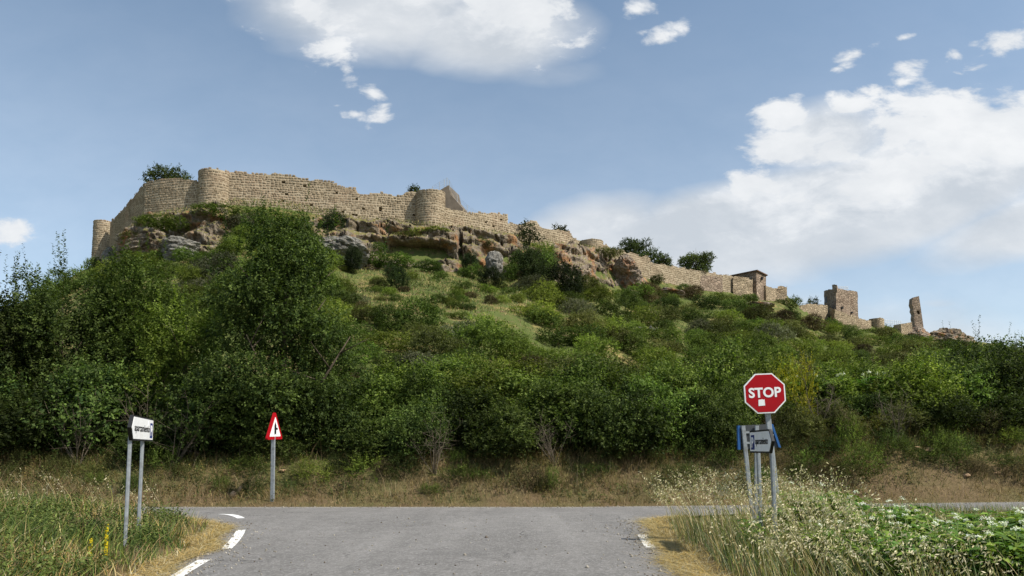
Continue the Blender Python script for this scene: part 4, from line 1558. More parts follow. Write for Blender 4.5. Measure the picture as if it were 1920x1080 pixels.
def put_bush(name, mesh, px, Y, w_px, h_px, label, cat='bush', group=None, sink=0.1, mw=3.8, mh=3.0, rotz=None):
    X = (px - CX) / F * Y
    z = gz(X, Y)
    sx_ = w_px / F * Y / mw
    sz_ = h_px / F * Y / mh
    return link(name, mesh, None, label, cat, group, loc=(X, Y, z - sink), rotz=random.uniform(0, 6.28) if rotz is None else rotz, scale=(sx_, sx_, sz_))


near = [  # px, Y, width, height, variant, label
    (690, 25.5, 170, 75, 2, 'dark bush right at the foot of the tallest roadside tree'), (785, 25.2, 150, 100, 0, 'dark front thicket bush left of the picture middle'),
    (872, 26.3, 200, 135, 2, 'dark low thicket bush just left of picture middle'), (955, 25.0, 170, 95, 0, 'dark front thicket bush in the picture middle'),
    (1060, 26.0, 200, 150, 1, 'green front thicket bush right of picture middle'), (1155, 24.9, 180, 130, 0, 'dark rounded front bush above the road mouth right side'),
    (1235, 25.5, 170, 160, 1, 'green tall front bush between stop sign and rounded neighbour'), (1300, 25.3, 120, 110, 2, 'dark narrow bush left of the low hanging one'), (1345, 24.7, 120, 130, 0, 'dark narrow bush hanging low down the bank left of stop sign'),
    (1410, 26.3, 150, 130, 1, 'green bush directly behind the blue-edged sign'), (612, 26.4, 170, 150, 2, 'low dark bush under the right side of the tallest tree'),
    (505, 25.6, 150, 75, 0, 'low dark bush right behind the triangular warning sign'), (415, 26.2, 210, 175, 2, 'low dark bush left of the triangular warning sign'),
    (300, 25.5, 150, 70, 0, 'low dark bush just right of the left parking sign'), (205, 26.3, 230, 200, 2, 'low dark bush just left of the left parking sign'),
    (85, 25.7, 220, 150, 0, 'low dark bush under the tree with pointed shoots'), (-30, 26.2, 220, 220, 2, 'low dark bush cut by the left picture edge'),
    (715, 28.6, 190, 120, 1, 'green bush of second row, right of tallest tree'), (800, 28.0, 170, 140, 5, 'second row green bush left of picture middle'),
    (900, 28.8, 220, 135, 3, 'bright second row bush just left of picture middle'), (1000, 28.2, 200, 150, 1, 'second row green bush in picture middle'),
    (1095, 28.8, 190, 145, 5, 'second row green bush right of picture middle'), (1185, 28.6, 190, 150, 3, 'bright second row bush between thicket and stop sign'),
    (1275, 28.4, 180, 140, 1, 'green second row bush left of the stop sign'), (1370, 29, 180, 150, 5, 'green second row bush close left of the stop sign'), (1455, 29.5, 170, 130, 3, 'bright second row bush rising behind the stop sign'),
    (760, 32.5, 220, 110, 3, 'bright third row bush left of picture middle'), (870, 33.5, 200, 110, 1, 'green third row bush left of picture middle'), (985, 33, 220, 115, 3, 'bright third row bush at picture middle'),
    (1110, 33.5, 220, 120, 1, 'green third row bush right of picture middle'), (1240, 33.5, 220, 120, 5, 'green third row bush left of stop sign'), (1350, 33.5, 200, 120, 3, 'bright third row bush just left of stop sign'),
    (700, 24.3, 120, 75, 3, 'small bright leafy sprigs low on the bank right of warning sign'),
]
for px, Y, w, h, v, lab in near:
    put_bush('thicket_bush', SPRIG if v == 3 and Y < 25 else NB[v], px, Y + (0.7 if 24.6 < Y < 27 else 0), w * 1.10, h * random.uniform(1.0, 1.25), lab, group='roadside thicket')
# small growth spilling down the bank
rk = np.random.default_rng(77)
BK = [bush_mesh('bank_bush', 270 + q, 1.9, 1.4, 2.2, g, 380, 0.7, 11, 0.115, 0.5, 12, up=0.7, clumps=True, lumpvar=0.5) for q, g in enumerate(('olive', 'mid', 'brown', 'dark', 'lime'))]
BKL = ['small olive bush', 'small green bush', 'small brown half-dry bush', 'small dark bush', 'small yellow-green bush']
for k in range(72):
    px = (20 + k * 43 + rk.uniform(-26, 26)) if k < 44 else 1450 + (k - 44) * 17 + rk.uniform(-12, 12)
    Y = rk.uniform(23.5, 25.3) if k < 44 else rk.uniform(23.6, 26.0)
    v = int(rk.choice(5, p=[.28, .26, .20, .14, .12]))
    side_ = 'left of the warning sign' if px < 500 else 'between warning sign and picture middle' if px < 960 else 'between picture middle and stop sign' if px < 1420 else 'right of the stop sign'
    put_bush('bank_bush', BK[v], px, Y, rk.uniform(40, 100) * (1.0 if k < 44 else 1.3), rk.uniform(22, 58) * (1.0 if k < 44 else 1.35), BKL[v] + ' on the road bank ' + side_, group=BKL[v] + 'es on the bank ' + side_, mh=2.2)
right_b = [
    (1545, 27.2, 190, 110, 3, 'bright bush right behind the yellow flowering shrub'), (1630, 27, 170, 100, 3, 'bright bush above the brown dry bank right of stop sign'), (1720, 26.6, 190, 140, 3, 'bright green bush on right bank with yellowish leaves'),
    (1790, 26.8, 190, 140, 1, 'dark bush on the right bank left of the edge tree'), (1860, 26.8, 180, 150, 2, 'dark bush near right picture edge above flat stones'), (1930, 26.5, 190, 170, 0, 'dark bush cut by the right picture edge'),
    (1500, 29, 160, 110, 4, 'olive bush of the back row above stop sign'), (1600, 30.5, 200, 130, 3, 'bright back row bush above the white-flowered herbs'), (1690, 31, 180, 130, 1, 'green back row bush right of white-flowered herbs'),
    (1780, 31, 200, 170, 0, 'dark back row bush at the foot of the edge tree'), (1900, 31, 220, 190, 2, 'dark back row bush under the feathery edge tree'),
    (1760, 25.2, 140, 80, 0, 'low dark bush hanging over the flat bank stones'), (1880, 25.2, 150, 80, 2, 'low dark bush near the road at right picture edge'), (1560, 25.6, 110, 60, 4, 'low olive bush among dry grass right of stop sign'),
    (1505, 25.0, 90, 60, 4, 'low olive bush close right of the stop sign post'), (1690, 24.9, 110, 55, 4, 'low olive bush on dry bank left of flat stones'), (1620, 26.0, 130, 80, 2, 'dark bush above the small yellowish broom')]
for px, Y, w, h, v, lab in right_b:
    put_bush('roadside_bush', NB[v], px, Y + (0.6 if Y < 28 else 0), w, h, lab, group='bushes on the right bank')

# hillside shrubs
HB = {}
for k, (g, n) in enumerate((('mid', 3), ('lime', 3), ('olive', 2), ('dark', 2), ('grey', 1), ('brown', 1))):
    HB[g] = [bush_mesh('hill_shrub', 300 + 10 * k + q, 1.25, 1.15, 1.45, g, 900, 0.27, 8, 0.105, 0.55, 11, up=0.5, lumpvar=0.35, rand=0.7) for q in range(n)]
HJ = [bush_mesh('juniper_bush', 380 + q, 1.2, 1.15, 2.0, 'juniper', 1100, 0.34, 9, 0.12, 0.4, 8, up=1.2) for q in range(2)]
LOOK = {'mid': 'mid green', 'lime': 'bright yellow-green', 'olive': 'dull olive', 'dark': 'dark green', 'grey': 'pale grey-green', 'brown': 'brownish half-dry'}


def zone_of(px, p):
    if px < 640:
        return 'on the left slope behind the roadside trees'
    row = 'on upper slope' if p > 0.62 else 'on middle slope' if p > 0.3 else 'on lower slope, above the thicket,'
    colm = 'below the cave cliff' if px < 960 else 'below the junipers and reddish cliff' if px < 1230 else 'below the patched wall' if px < 1440 else 'below the keep tower' if px < 1640 else 'towards the right ridge end'
    return row + ' ' + colm


rb = np.random.default_rng(55)
spots = []
tries = 0
while len(spots) < 270 and tries < 40000:
    tries += 1
    px = rb.uniform(180, 1960) if rb.random() < 0.93 else rb.uniform(180, 640)
    Yw = wl(px)
    p = rb.uniform(0.07, 0.95)
    Y = 26 + (Yw - 26) * p
    if Y < 32 or (px < 640 and p < 0.3):
        continue
    X = (px - CX) / F * Y
    open_ = 640 < px < 985 and 62 < Y < 108
    if (px < 440 and p > 0.80) or (560 < px < 960 and p > 0.80) or (1030 < px < 1210 and p > 0.80) or (px > 1340 and p > 0.88):
        continue
    if open_ and rb.random() < 0.80:
        continue
    w = (rb.uniform(2.6, 4.6) + 0.022 * Y) * (0.42 if open_ else 1.0)
    py_ = 840 - (gz(X, Y) - EYE) / Y * F
    s_px = w / Y * F
    if any((px - a) ** 2 + ((py_ - b) * 2.6) ** 2 < (0.26 * (s_px + c)) ** 2 for a, b, c in spots):
        continue
    spots.append((px, py_, s_px))
    lft = px < 660
    g = str(rb.choice(['mid', 'lime', 'olive', 'dark', 'grey', 'brown'], p=[.30, .52, .10, .02, .03, .03] if lft else [.34, .30, .17, .10, .04, .05]))
    me = HB[g][int(rb.integers(0, len(HB[g])))]
    k = w / 2.5
    zn = zone_of(px, p)
    size = 'large ' if w > 5.0 else 'small ' if w < 2.6 else ''
    link('hill_shrub', me, None, size + LOOK[g] + ' shrub ' + zn, 'shrub', size + LOOK[g] + ' shrubs ' + zn, loc=(X, Y, gz(X, Y) - 0.2 * k), rotz=rb.uniform(0, 6.28), scale=(k * 0.92, k * 0.92, k * rb.uniform(0.58, 0.94)))
JB = [
    ('dark bush against the foot of the long castle wall', 637, 420, 60, 52, 109.5, 'juniper_bush'), ('dark juniper clump on hillside, left half', 995, 552, 78, 66, 104, 'juniper_bush'),
    ('dark juniper clump on hillside, right half', 1048, 560, 92, 78, 102, 'juniper_bush'), ('small dark conical juniper below the big grey boulder', 662, 520, 42, 50, 96, 'juniper_bush'),
    ('dark bush in the rock gap right of the cave', 880, 480, 42, 40, 109, 'juniper_bush'), ('dark juniper on slope left of the juniper clump', 918, 562, 48, 42, 93, 'juniper_bush'),
    ('dark juniper in the middle of the dry grass', 742, 560, 52, 44, 86, 'juniper_bush'),
]
for lab, px, py, w, h, Y, nm in JB:
    p = at(px, py + h * 0.5, Y)
    link(nm, HJ[len(lab) % 2], None, lab, 'bush', loc=(p.x, p.y, max(gz(p.x, p.y) - 0.2, p.z - 1.5)), rotz=px * 0.1, scale=(w / F * Y / 2.4, w / F * Y / 2.4, h / F * Y / 1.9))
for lab, px, py, w, h, Y, g in [
        ('large round bright bush under the thin tree', 1006, 492, 80, 64, 116, 'mid'), ('leafy bush at the mouth of the cave', 735, 484, 90, 30, 104.5, 'mid'), ('low bush inside the cave mouth', 800, 494, 64, 20, 104, 'dark'), ('bushy shrub on hill shoulder left of the end turret', 140, 520, 80, 50, 128, 'mid'), ('lower shrub on hill shoulder far left', 95, 545, 90, 50, 126, 'dark'),
        ('wide leafy bush on the left slope above outcrops', 300, 412, 90, 30, 103, 'mid'), ('leafy bush at the foot of the big round tower', 420, 396, 110, 34, 105, 'mid'),
        ('shrub growing at the foot of the small square turret', 1480, 566, 46, 26, 187, 'mid'), ('shrub under the keep tower', 1560, 610, 60, 26, 209, 'mid'), ('shrub below the squat round tower', 1650, 622, 60, 26, 226, 'mid'), ('shrub left of the ledge under the roofed house', 1395, 560, 60, 22, 170, 'dark'), ('leafy bush clinging beside the left turret', 172, 497, 34, 40, 133, 'dark'), ('scrubby bush at right end of cliff by the wall', 1232, 522, 30, 22, 149, 'olive'), ('scrubby bush on top of the reddish cliff', 1135, 470, 60, 18, 139, 'olive'),
        ('low shrub on the cliff ledge right of the grey boulder', 705, 462, 52, 20, 108, 'mid'), ('low shrub on ledge above the cave', 760, 440, 60, 14, 111, 'olive'), ('low shrub on the cliff right of the rock crack', 905, 452, 40, 18, 117, 'olive'),
        ('green shrub at the cliff foot left of the tall slab', 885, 505, 46, 26, 107, 'mid'), ('green shrub at the cliff foot right of the tall slab', 962, 505, 50, 34, 113, 'mid'), ('leafy shrub at the foot of the reddish cliff', 1105, 545, 80, 30, 125, 'lime'),
        ('green shrub right of the reddish cliff foot', 1190, 545, 70, 30, 134, 'mid'), ('green shrub on the ledge left of the grey boulder', 575, 440, 60, 30, 106, 'mid'), ('shrub on rock ledge below the left wall corner', 250, 440, 50, 20, 104, 'olive'), ('shrub between the two left outcrops', 292, 478, 60, 28, 99, 'mid'), ('yellowish shrub on turf under second tower', 810, 432, 70, 14, 113, 'lime'), ('bush in front of the ridge bluff', 1790, 655, 80, 40, 240, 'dark')]:
    p = at(px, py + h * 0.5, Y)
    link('slope_bush', HB[g][0], None, lab, 'bush', loc=(p.x, p.y, p.z - 0.3), rotz=px * 0.37, scale=(w / F * Y / 2.5, w / F * Y / 2.5, h / F * Y / 1.5))


# low undergrowth over the whole slope, uncountable
def slope_points(r, n, px0, px1, p0, p1):
    px = r.uniform(px0, px1, n)
    Yw = np.interp(px, WL[:, 0], WL[:, 1])
    Y = 26 + (Yw - 26) * r.uniform(p0, p1, n) ** 1.3
    X = (px - CX) / F * Y
    return X, Y, px


r = np.random.default_rng(91)
X, Y, px = slope_points(r, 20000, 180, 2000, 0.03, 0.97)
dens = fbm(np.stack([X * 0.10, Y * 0.10, X * 0], -1), 4, 93)
open_ = (px > 610) & (px < 1000) & (Y > 64) & (Y < 112)
k = ((dens > -0.3) & ~open_) | (open_ & (dens > 0.02))
X, Y = X[k], Y[k]
Pp = np.stack([X, Y, ground(X, Y)], -1)
sc = np.clip(Y / 60, 0.6, 2.0)
parts = []
for lo, hi in ((0, 45), (45, 80), (80, 400)):
    kk = (Y >= lo) & (Y < hi)
    if kk.sum():
        mean = float(np.mean(Y[kk])) / 60
        parts.append(shoots(r, Pp[kk], np.tile([0, 0, 1.0], (kk.sum(), 1)), r.integers(0, 64, kk.sum()), 0.55 * max(mean, .7), 9, 0.11 * max(mean, .7), 0.6, up=0.7, rand=0.8,
                            colA=(0.045, 0.065, 0.016), colB=(0.15, 0.175, 0.040), lumpvar=0.4))
V, Q, C = join(parts)
link('undergrowth', mesh_np('undergrowth', V, Q, M['grass'], False, C), None, 'low green undergrowth covering the hillside between shrubs', 'undergrowth', kind='stuff')


# ------------------------------------------------------------------ grass
def blades(r, P, h, w, lean, cols, bend=0.5, seg=2):
    """Tapered, bent blades: P base points, h heights, lean (n,2) tip offset as part of the height."""
    n = len(P)
    a = r.uniform(0, math.pi, n)
    wd = np.stack([np.cos(a), np.sin(a), 0 * a], -1) * (w / 2)[:, None]
    lv = np.concatenate([lean * h[:, None], np.zeros((n, 1))], 1)
    up = np.array([0, 0, 1.0])
    pts = []
    for t in (0.0, 0.5, 1.0):
        z = h * t * (1 - 0.15 * t * np.clip(np.linalg.norm(lean, axis=1), 0, 2))
        pts.append(P + up * z[:, None] + lv * (t ** (1 + bend)))
    V = np.stack([pts[0] - wd, pts[0] + wd, pts[1] + wd * 0.75, pts[1] - wd * 0.75, pts[2]], 1).reshape(-1, 3)
    b = (np.arange(n) * 5)[:, None]
    T_ = np.concatenate([b + np.array([[0, 1, 2]]), b + np.array([[0, 2, 3]]), b + np.array([[3, 2, 4]])], 1).reshape(-1, 3)
    shade = np.array([0.75, 0.75, 1.0, 1.0, 1.15])
    C = (cols[:, None, :] * np.ones((1, 5, 1))).reshape(-1, 3)
    return V, T_, C


def pal(r, n, colors, p):
    c = np.array(colors)[r.choice(len(colors), n, p=p)]
    return c * r.uniform(0.7, 1.3, (n, 1))


STRAW, GOLD, GREEN, DKGREEN, BROWN, PALE, YGREEN = (0.42, 0.32, 0.15), (0.46, 0.31, 0.10), (0.09, 0.13, 0.03), (0.045, 0.075, 0.022), (0.17, 0.10, 0.05), (0.55, 0.48, 0.30), (0.20, 0.23, 0.05)


def grass_obj(name, label, tris, cat='grass'):
    V, Q, C = join(tris)
    return link(name, mesh_np(name, V, Q, M['grass'], False, C), None, label, cat, kind='stuff')


def scatter_rect(r, n, x0, x1, y0, y1):
    return r.uniform(x0, x1, n), r.uniform(y0, y1, n)


# left verge
r = np.random.default_rng(301)
X, Y = scatter_rect(r, 52000, -17, -4.3, 5.5, 17.1)
outl = left_edge(Y) - X
k = (outl > 0.12)
X, Y, outl = X[k], Y[k], outl[k]
clump = fbm(np.stack([X * 0.8, Y * 0.8, X * 0], -1), 3, 303)
k = r.random(len(X)) < np.clip(0.65 + clump * 1.2, 0.1, 1)
X, Y, outl, clump = X[k], Y[k], outl[k], clump[k]
edge = outl < 0.45 + 0.5 * clump
P = np.stack([X, Y, ground(X, Y) - 0.03], -1)
n = len(X)
h = np.where(edge, r.uniform(0.08, 0.26, n), r.uniform(0.16, 0.42, n) * (1 + 0.6 * clump))
h = h * np.where((X < -9.0) & (Y > 10), 1.25, 1.0)
zone = fbm(np.stack([X * 0.35, Y * 0.35, X * 0], -1), 3, 305)
c1 = pal(r, n, [GREEN, DKGREEN, YGREEN, STRAW, BROWN], [.38, .34, .14, .07, .07])
c2 = pal(r, n, [STRAW, GOLD, PALE, YGREEN, BROWN], [.34, .22, .14, .20, .10])
cols = np.where((zone > 0.06)[:, None] & (r.random(n) < 0.65)[:, None], c2, c1 * 1.25)
cols = np.where(edge[:, None], pal(r, n, [STRAW, GOLD, BROWN, PALE], [.40, .34, .14, .12]), cols)
lean = r.normal(size=(n, 2)) * np.where(edge, 0.9, 0.38)[:, None] + np.array([0.12, 0])
t1 = blades(r, P, np.maximum(h, .05), r.uniform(0.008, 0.02, n), lean, cols)
# matted straw lying over the asphalt edge
m_ = 9000
Ye = r.uniform(6.5, 16.9, m_)
Xe = left_edge(Ye) + r.normal(size=m_) * 0.12 - 0.12 + 0.10 * np.sin(Ye * 2.3)
P2 = np.stack([Xe, Ye, np.maximum(ground(Xe, Ye), road_z(Xe, Ye)) + 0.01], -1)
t2 = blades(r, P2, r.uniform(0.02, 0.07, m_), r.uniform(0.006, 0.014, m_), r.normal(size=(m_, 2)) * 4.0, pal(r, m_, [STRAW, GOLD, PALE], [.45, .35, .2]))
# leafy herbs between the blades
m_ = 12500
X, Y = scatter_rect(r, m_, -15, -4.9, 6.5, 16.5)
k = ((left_edge(Y) - X) > 0.75) & (fbm(np.stack([X * 0.6, Y * 0.6, X * 0], -1), 3, 307) > -0.08)
X, Y = X[k], Y[k]
V, Q, C = shoots(r, np.stack([X, Y, ground(X, Y)], -1), np.tile([0, 0, 1.0], (len(X), 1)), r.integers(0, 64, len(X)), 0.36, 11, 0.075, 0.45, up=1.0, rand=0.5, colA=(0.050, 0.076, 0.018), colB=(0.165, 0.205, 0.048), lumpvar=0.4)
t3 = (V, np.concatenate([Q[:, [0, 1, 2]], Q[:, [0, 2, 3]]]), C)
grass_obj('verge_grass', 'mixed green and straw coloured grass on the left verge', [t1, t2, t3])

# right verge: fine grass and straw
r = np.random.default_rng(331)
X, Y = scatter_rect(r, 52000, 2.0, 19, 5.0, 17.1)
outr = X - right_edge(Y)
k = outr > 0.1
X, Y, outr = X[k], Y[k], outr[k]
clump = fbm(np.stack([X * 0.8, Y * 0.8, X * 0], -1), 3, 333)
k = r.random(len(X)) < np.clip(0.7 + clump * 1.1, 0.1, 1)
X, Y, outr, clump = X[k], Y[k], outr[k], clump[k]
n = len(X)
edge = outr < 0.38 + 0.5 * clump
P = np.stack([X, Y, ground(X, Y) - 0.03], -1)
bluish = (0.17, 0.21, 0.11)
h = np.where(edge, r.uniform(0.08, 0.28, n), r.uniform(0.25, 0.65, n) * (1 + 0.4 * clump))
h = np.where((Y > 13.2) & ~edge, h * 0.6, h)
cols = np.where(edge[:, None], pal(r, n, [STRAW, GOLD, BROWN, PALE], [.42, .34, .12, .12]), pal(r, n, [GREEN, bluish, YGREEN, STRAW, PALE, BROWN], [.20, .26, .16, .22, .10, .06]))
t1 = blades(r, P, h, r.uniform(0.006, 0.015, n), r.normal(size=(n, 2)) * np.where(edge, 0.9, 0.3)[:, None] + np.array([-0.15, 0]), cols)
m_ = 11000
Ye = r.uniform(6.0, 16.6, m_)
Xe = right_edge(Ye) + r.normal(size=m_) * 0.13 + 0.12 - 0.16 * np.exp(-((Ye - 10.2) / 0.7) ** 2) + 0.10 * np.sin(Ye * 1.9)
P2 = np.stack([Xe, Ye, np.maximum(ground(Xe, Ye), road_z(Xe, Ye)) + 0.01], -1)
t2 = blades(r, P2, r.uniform(0.02, 0.08, m_), r.uniform(0.006, 0.014, m_), r.normal(size=(m_, 2)) * 4.0, pal(r, m_, [STRAW, GOLD, PALE], [.45, .35, .2]))
grass_obj('verge_grass', 'straw and green grass on the right verge by the stop sign', [t1, t2])


# wild oats with drooping pale seed heads, blown to the left
def oats(r, X, Y, hmin, hmax, nsp=13):
    n = len(X)
    P = np.stack([X, Y, ground(X, Y) - 0.02], -1)
    h = r.uniform(hmin, hmax, n)
    lean = np.stack([r.uniform(-0.55, -0.12, n), r.normal(size=n) * 0.12], -1)
    A = blades(r, P, h, r.uniform(0.008, 0.013, n), lean, pal(r, n, [STRAW, YGREEN, PALE], [.45, .25, .3]), 0.7)
    t = r.uniform(0.66, 1.03, (n, nsp))
    lv = np.concatenate([lean * h[:, None], np.zeros((n, 1))], 1)
    ln = np.linalg.norm(lean, axis=1)
    pos_ = P[:, None, :] + lv[:, None, :] * (t ** 1.7)[..., None]
    pos_[..., 2] += h[:, None] * t * (1 - 0.15 * t * ln[:, None])
    off = r.normal(size=(n, nsp, 3)) * np.array([0.038, 0.038, 0.024]) * (1.15 - t)[..., None] * 2.0
    off[..., 0] -= 0.03
    pos_ = pos_ + off
    d = unit(np.array([-0.55, 0, -0.6]) + r.normal(size=(n, nsp, 3)) * 0.5)
    w = unit(np.cross(d, r.normal(size=(n, nsp, 3))))
    L = r.uniform(0.028, 0.055, (n, nsp))[..., None]
    V = np.stack([pos_, pos_ + d * L * .45 + w * L * .17, pos_ + d * L, pos_ + d * L * .45 - w * L * .17], 2).reshape(-1, 3)
    q = np.arange(n * nsp)[:, None] * 4
    T_ = np.concatenate([q + np.array([[0, 1, 2]]), q + np.array([[0, 2, 3]])], 1).reshape(-1, 3)
    C = np.repeat(pal(r, n * nsp, [(0.62, 0.55, 0.36), (0.50, 0.43, 0.24), (0.36, 0.36, 0.14)], [.5, .3, .2]), 4, 0)
    return [A, (V, T_, C)]


r = np.random.default_rng(351)
cl = []
for cx, cy, sxx, syy, n, a, b in ((3.7, 12.4, .5, .6, 85, .9, 1.35), (4.4, 10.9, .5, .5, 200, .9, 1.3), (3.2, 13.4, .4, .5, 50, .8, 1.25), (4.3, 9.2, .5, .6, 170, .65, 1.0), (5.2, 7.6, .6, .5, 50, .5, .75), (3.7, 8.2, .4, .6, 110, .5, .8), (6.6, 10.0, 1.2, .8, 60, .4, .6), (7.0, 8.6, .8, .5, 30, .5, .75), (4.4, 7.2, .5, .4, 100, .5, .8)):
    X = r.normal(cx, sxx, n)
    Y = r.normal(cy, syy, n)
    k = (X - right_edge(Y) > 0.35) & (Y > 5.5)
    cl += oats(r, X[k], Y[k], a, b)
grass_obj('wild_oats', 'pale wild oats with drooping seed heads around the stop sign', cl, 'wild oats')
X = r.uniform(-16, -5.8, 130)
Y = r.uniform(12.2, 16.6, 130)
k = (left_edge(Y) - X) > 0.8
grass_obj('tall_grass', 'tall seeding grass along the back of left verge', oats(r, X[k], Y[k], 0.5, 0.95, 16), 'grass')

# dry grass on the road bank
r = np.random.default_rng(361)
X, Y = scatter_rect(r, 70000, -23, 27, Y_FAR + 0.05, 27.2)
t = (Y - Y_FAR) / (27.2 - Y_FAR)
zone = fbm(np.stack([X * 0.35, Y * 0.6, X * 0], -1), 4, 363)
k = r.random(len(X)) < np.clip(0.75 + zone, 0.15, 1)
X, Y, t, zone = X[k], Y[k], t[k], zone[k]
n = len(X)
P = np.stack([X, Y, ground(X, Y) - 0.03], -1)
DB, DB2, DG = (0.135, 0.095, 0.042), (0.225, 0.165, 0.072), (0.070, 0.080, 0.024)
cd = pal(r, n, [DB, DB2, (0.34, 0.26, 0.12), (0.13, 0.08, 0.04), DG], [.24, .26, .18, .10, .22])
cg = pal(r, n, [(0.080, 0.115, 0.028), DG, (0.15, 0.165, 0.042), DB2], [.34, .28, .16, .22])
cols = np.where(((zone < 0.02) | (t > 0.6))[:, None] & (r.random(n) < 0.7)[:, None], cg, cd)
gold = (t < 0.22) | ((zone > 0.25) & (r.random(n) < 0.5))
cols = np.where((gold & (r.random(n) < 0.6))[:, None], pal(r, n, [(0.30, 0.22, 0.10), (0.36, 0.27, 0.13), (0.22, 0.16, 0.07)], [.4, .3, .3]), cols)
h = r.uniform(0.10, 0.34, n) * (0.6 + 1.1 * np.clip(t * 1.6, 0, 1)) * (1 + 0.6 * zone)
t1 = blades(r, P, np.maximum(h, 0.05), r.uniform(0.008, 0.019, n), r.normal(size=(n, 2)) * 0.55 + np.array([0, -0.15]), cols)
m_ = 12500
X = r.uniform(-24, 28, m_)
Y = Y_FAR + 0.5 + 4.4 * r.random(m_) ** 0.7
zn_ = fbm(np.stack([X * 0.45, Y * 0.7, X * 0], -1), 3, 367)
k = zn_ > np.where(X > 8, -0.35, -0.15)
X, Y = X[k], Y[k]
Pz = np.stack([X, Y, ground(X, Y)], -1)
V, Q, C = shoots(r, Pz, np.tile([0, -0.3, 1.0], (len(X), 1)), r.integers(0, 64, len(X)), 0.42, 10, 0.075, 0.5, up=0.9, rand=0.6, colA=(0.040, 0.060, 0.016), colB=(0.125, 0.155, 0.038), lumpvar=0.5)
half = len(V) // 3
C[:half] = C[:half] * np.array([1.7, 1.05, 1.1])
t2 = (V, np.concatenate([Q[:, [0, 1, 2]], Q[:, [0, 2, 3]]]), C)
# bare dry stalks standing above the grass
m_ = 1500
X = r.uniform(-23, 27, m_)
Y = r.uniform(22.8, 26.6, m_)
t3 = blades(r, np.stack([X, Y, ground(X, Y)], -1), r.uniform(0.4, 1.0, m_), r.uniform(0.008, 0.016, m_), r.normal(size=(m_, 2)) * 0.4, pal(r, m_, [(0.22, 0.16, 0.09), (0.30, 0.25, 0.14), DB], [.4, .3, .3]))
grass_obj('bank_grass', 'dry brown grass and weeds covering the road bank', [t1, t2, t3])

# dry tufts on the open hillside and along the wall foot
r = np.random.default_rng(371)
X1, Y1, p1 = slope_points(r, 12000, 610, 1030, 0.55, 0.9)
X2, Y2, p2 = slope_points(r, 9000, 205, 1500, 0.955, 0.998)
X3, Y3, p3 = slope_points(r, 8000, 600, 1950, 0.1, 0.9)
X, Y = np.concatenate([X1, X2, X3]), np.concatenate([Y1, Y2, Y3])
zg = ground(X, Y)
cf = cliff_f(np.concatenate([p1, p2, p3]))
# on the cliff cap the turf sits higher than the ground sheet
Yw_ = np.interp(np.concatenate([p1, p2, p3]), WL[:, 0], WL[:, 1])
pw_ = np.interp(np.concatenate([p1, p2, p3]), WL[:, 0], WL[:, 2])
near_w = (Yw_ - Y) < 4.0
zg = np.where(near_w & (cf > 0.3), np.maximum(zg, zat(pw_, Yw_) - 0.35), zg)
n = len(X)
h = r.uniform(0.15, 0.5, n)
t1 = blades(r, np.stack([X, Y, zg - 0.05], -1), h, r.uniform(0.04, 0.10, n), r.normal(size=(n, 2)) * 0.5, pal(r, n, [GREEN, YGREEN, STRAW, DB2, DKGREEN], [.28, .24, .22, .12, .14]))
grass_obj('hill_grass', 'dry and green grass tufts on the open castle slope', [t1])

# loose gravel along the asphalt edges
r = np.random.default_rng(381)
gv = np.array([(1, 0, 0), (-1, 0, 0), (0, 1, 0), (0, -1, 0), (0, 0, 1), (0, 0, -1)], float)
gf = np.array([(0, 2, 4), (2, 1, 4), (1, 3, 4), (3, 0, 4), (2, 0, 5), (1, 2, 5), (3, 1, 5), (0, 3, 5)])
n = 1500
Yg = r.uniform(6.5, 17.2, n)
lft_ = r.random(n) < 0.5
Xg = np.where(lft_, left_edge(Yg) + np.abs(r.normal(size=n)) * 0.35, right_edge(Yg) - np.abs(r.normal(size=n)) * 0.35)
Xg2, Yg2 = r.uniform(-16, 18, 1100), Y_FAR - np.abs(r.normal(size=1100)) * 0.35
Xg3, Yg3 = r.uniform(-4, 2, 160), r.uniform(7, 17, 160)
Xg, Yg = np.concatenate([Xg, Xg2, Xg3]), np.concatenate([Yg, Yg2, Yg3])
n = len(Xg)
sg = r.uniform(0.006, 0.02, n) * np.where(r.random(n) < 0.06, 1.9, 1.0)
V = gv[None] * sg[:, None, None] * r.uniform(0.6, 1.3, (n, 6, 1)) + np.stack([Xg, Yg, road_z(Xg, Yg) + 0.006], -1)[:, None, :]
Fg = (gf[None] + (np.arange(n) * 6)[:, None, None]).reshape(-1, 3)
link('gravel', mesh_np('gravel', V, Fg, M['grass'], False, np.repeat(pal(r, n, [(0.30, 0.27, 0.22), (0.42, 0.38, 0.32), (0.16, 0.13, 0.10)], [.5, .3, .2]), 6, 0)), None, 'loose gravel and grit along the asphalt edges', 'gravel', kind='stuff')


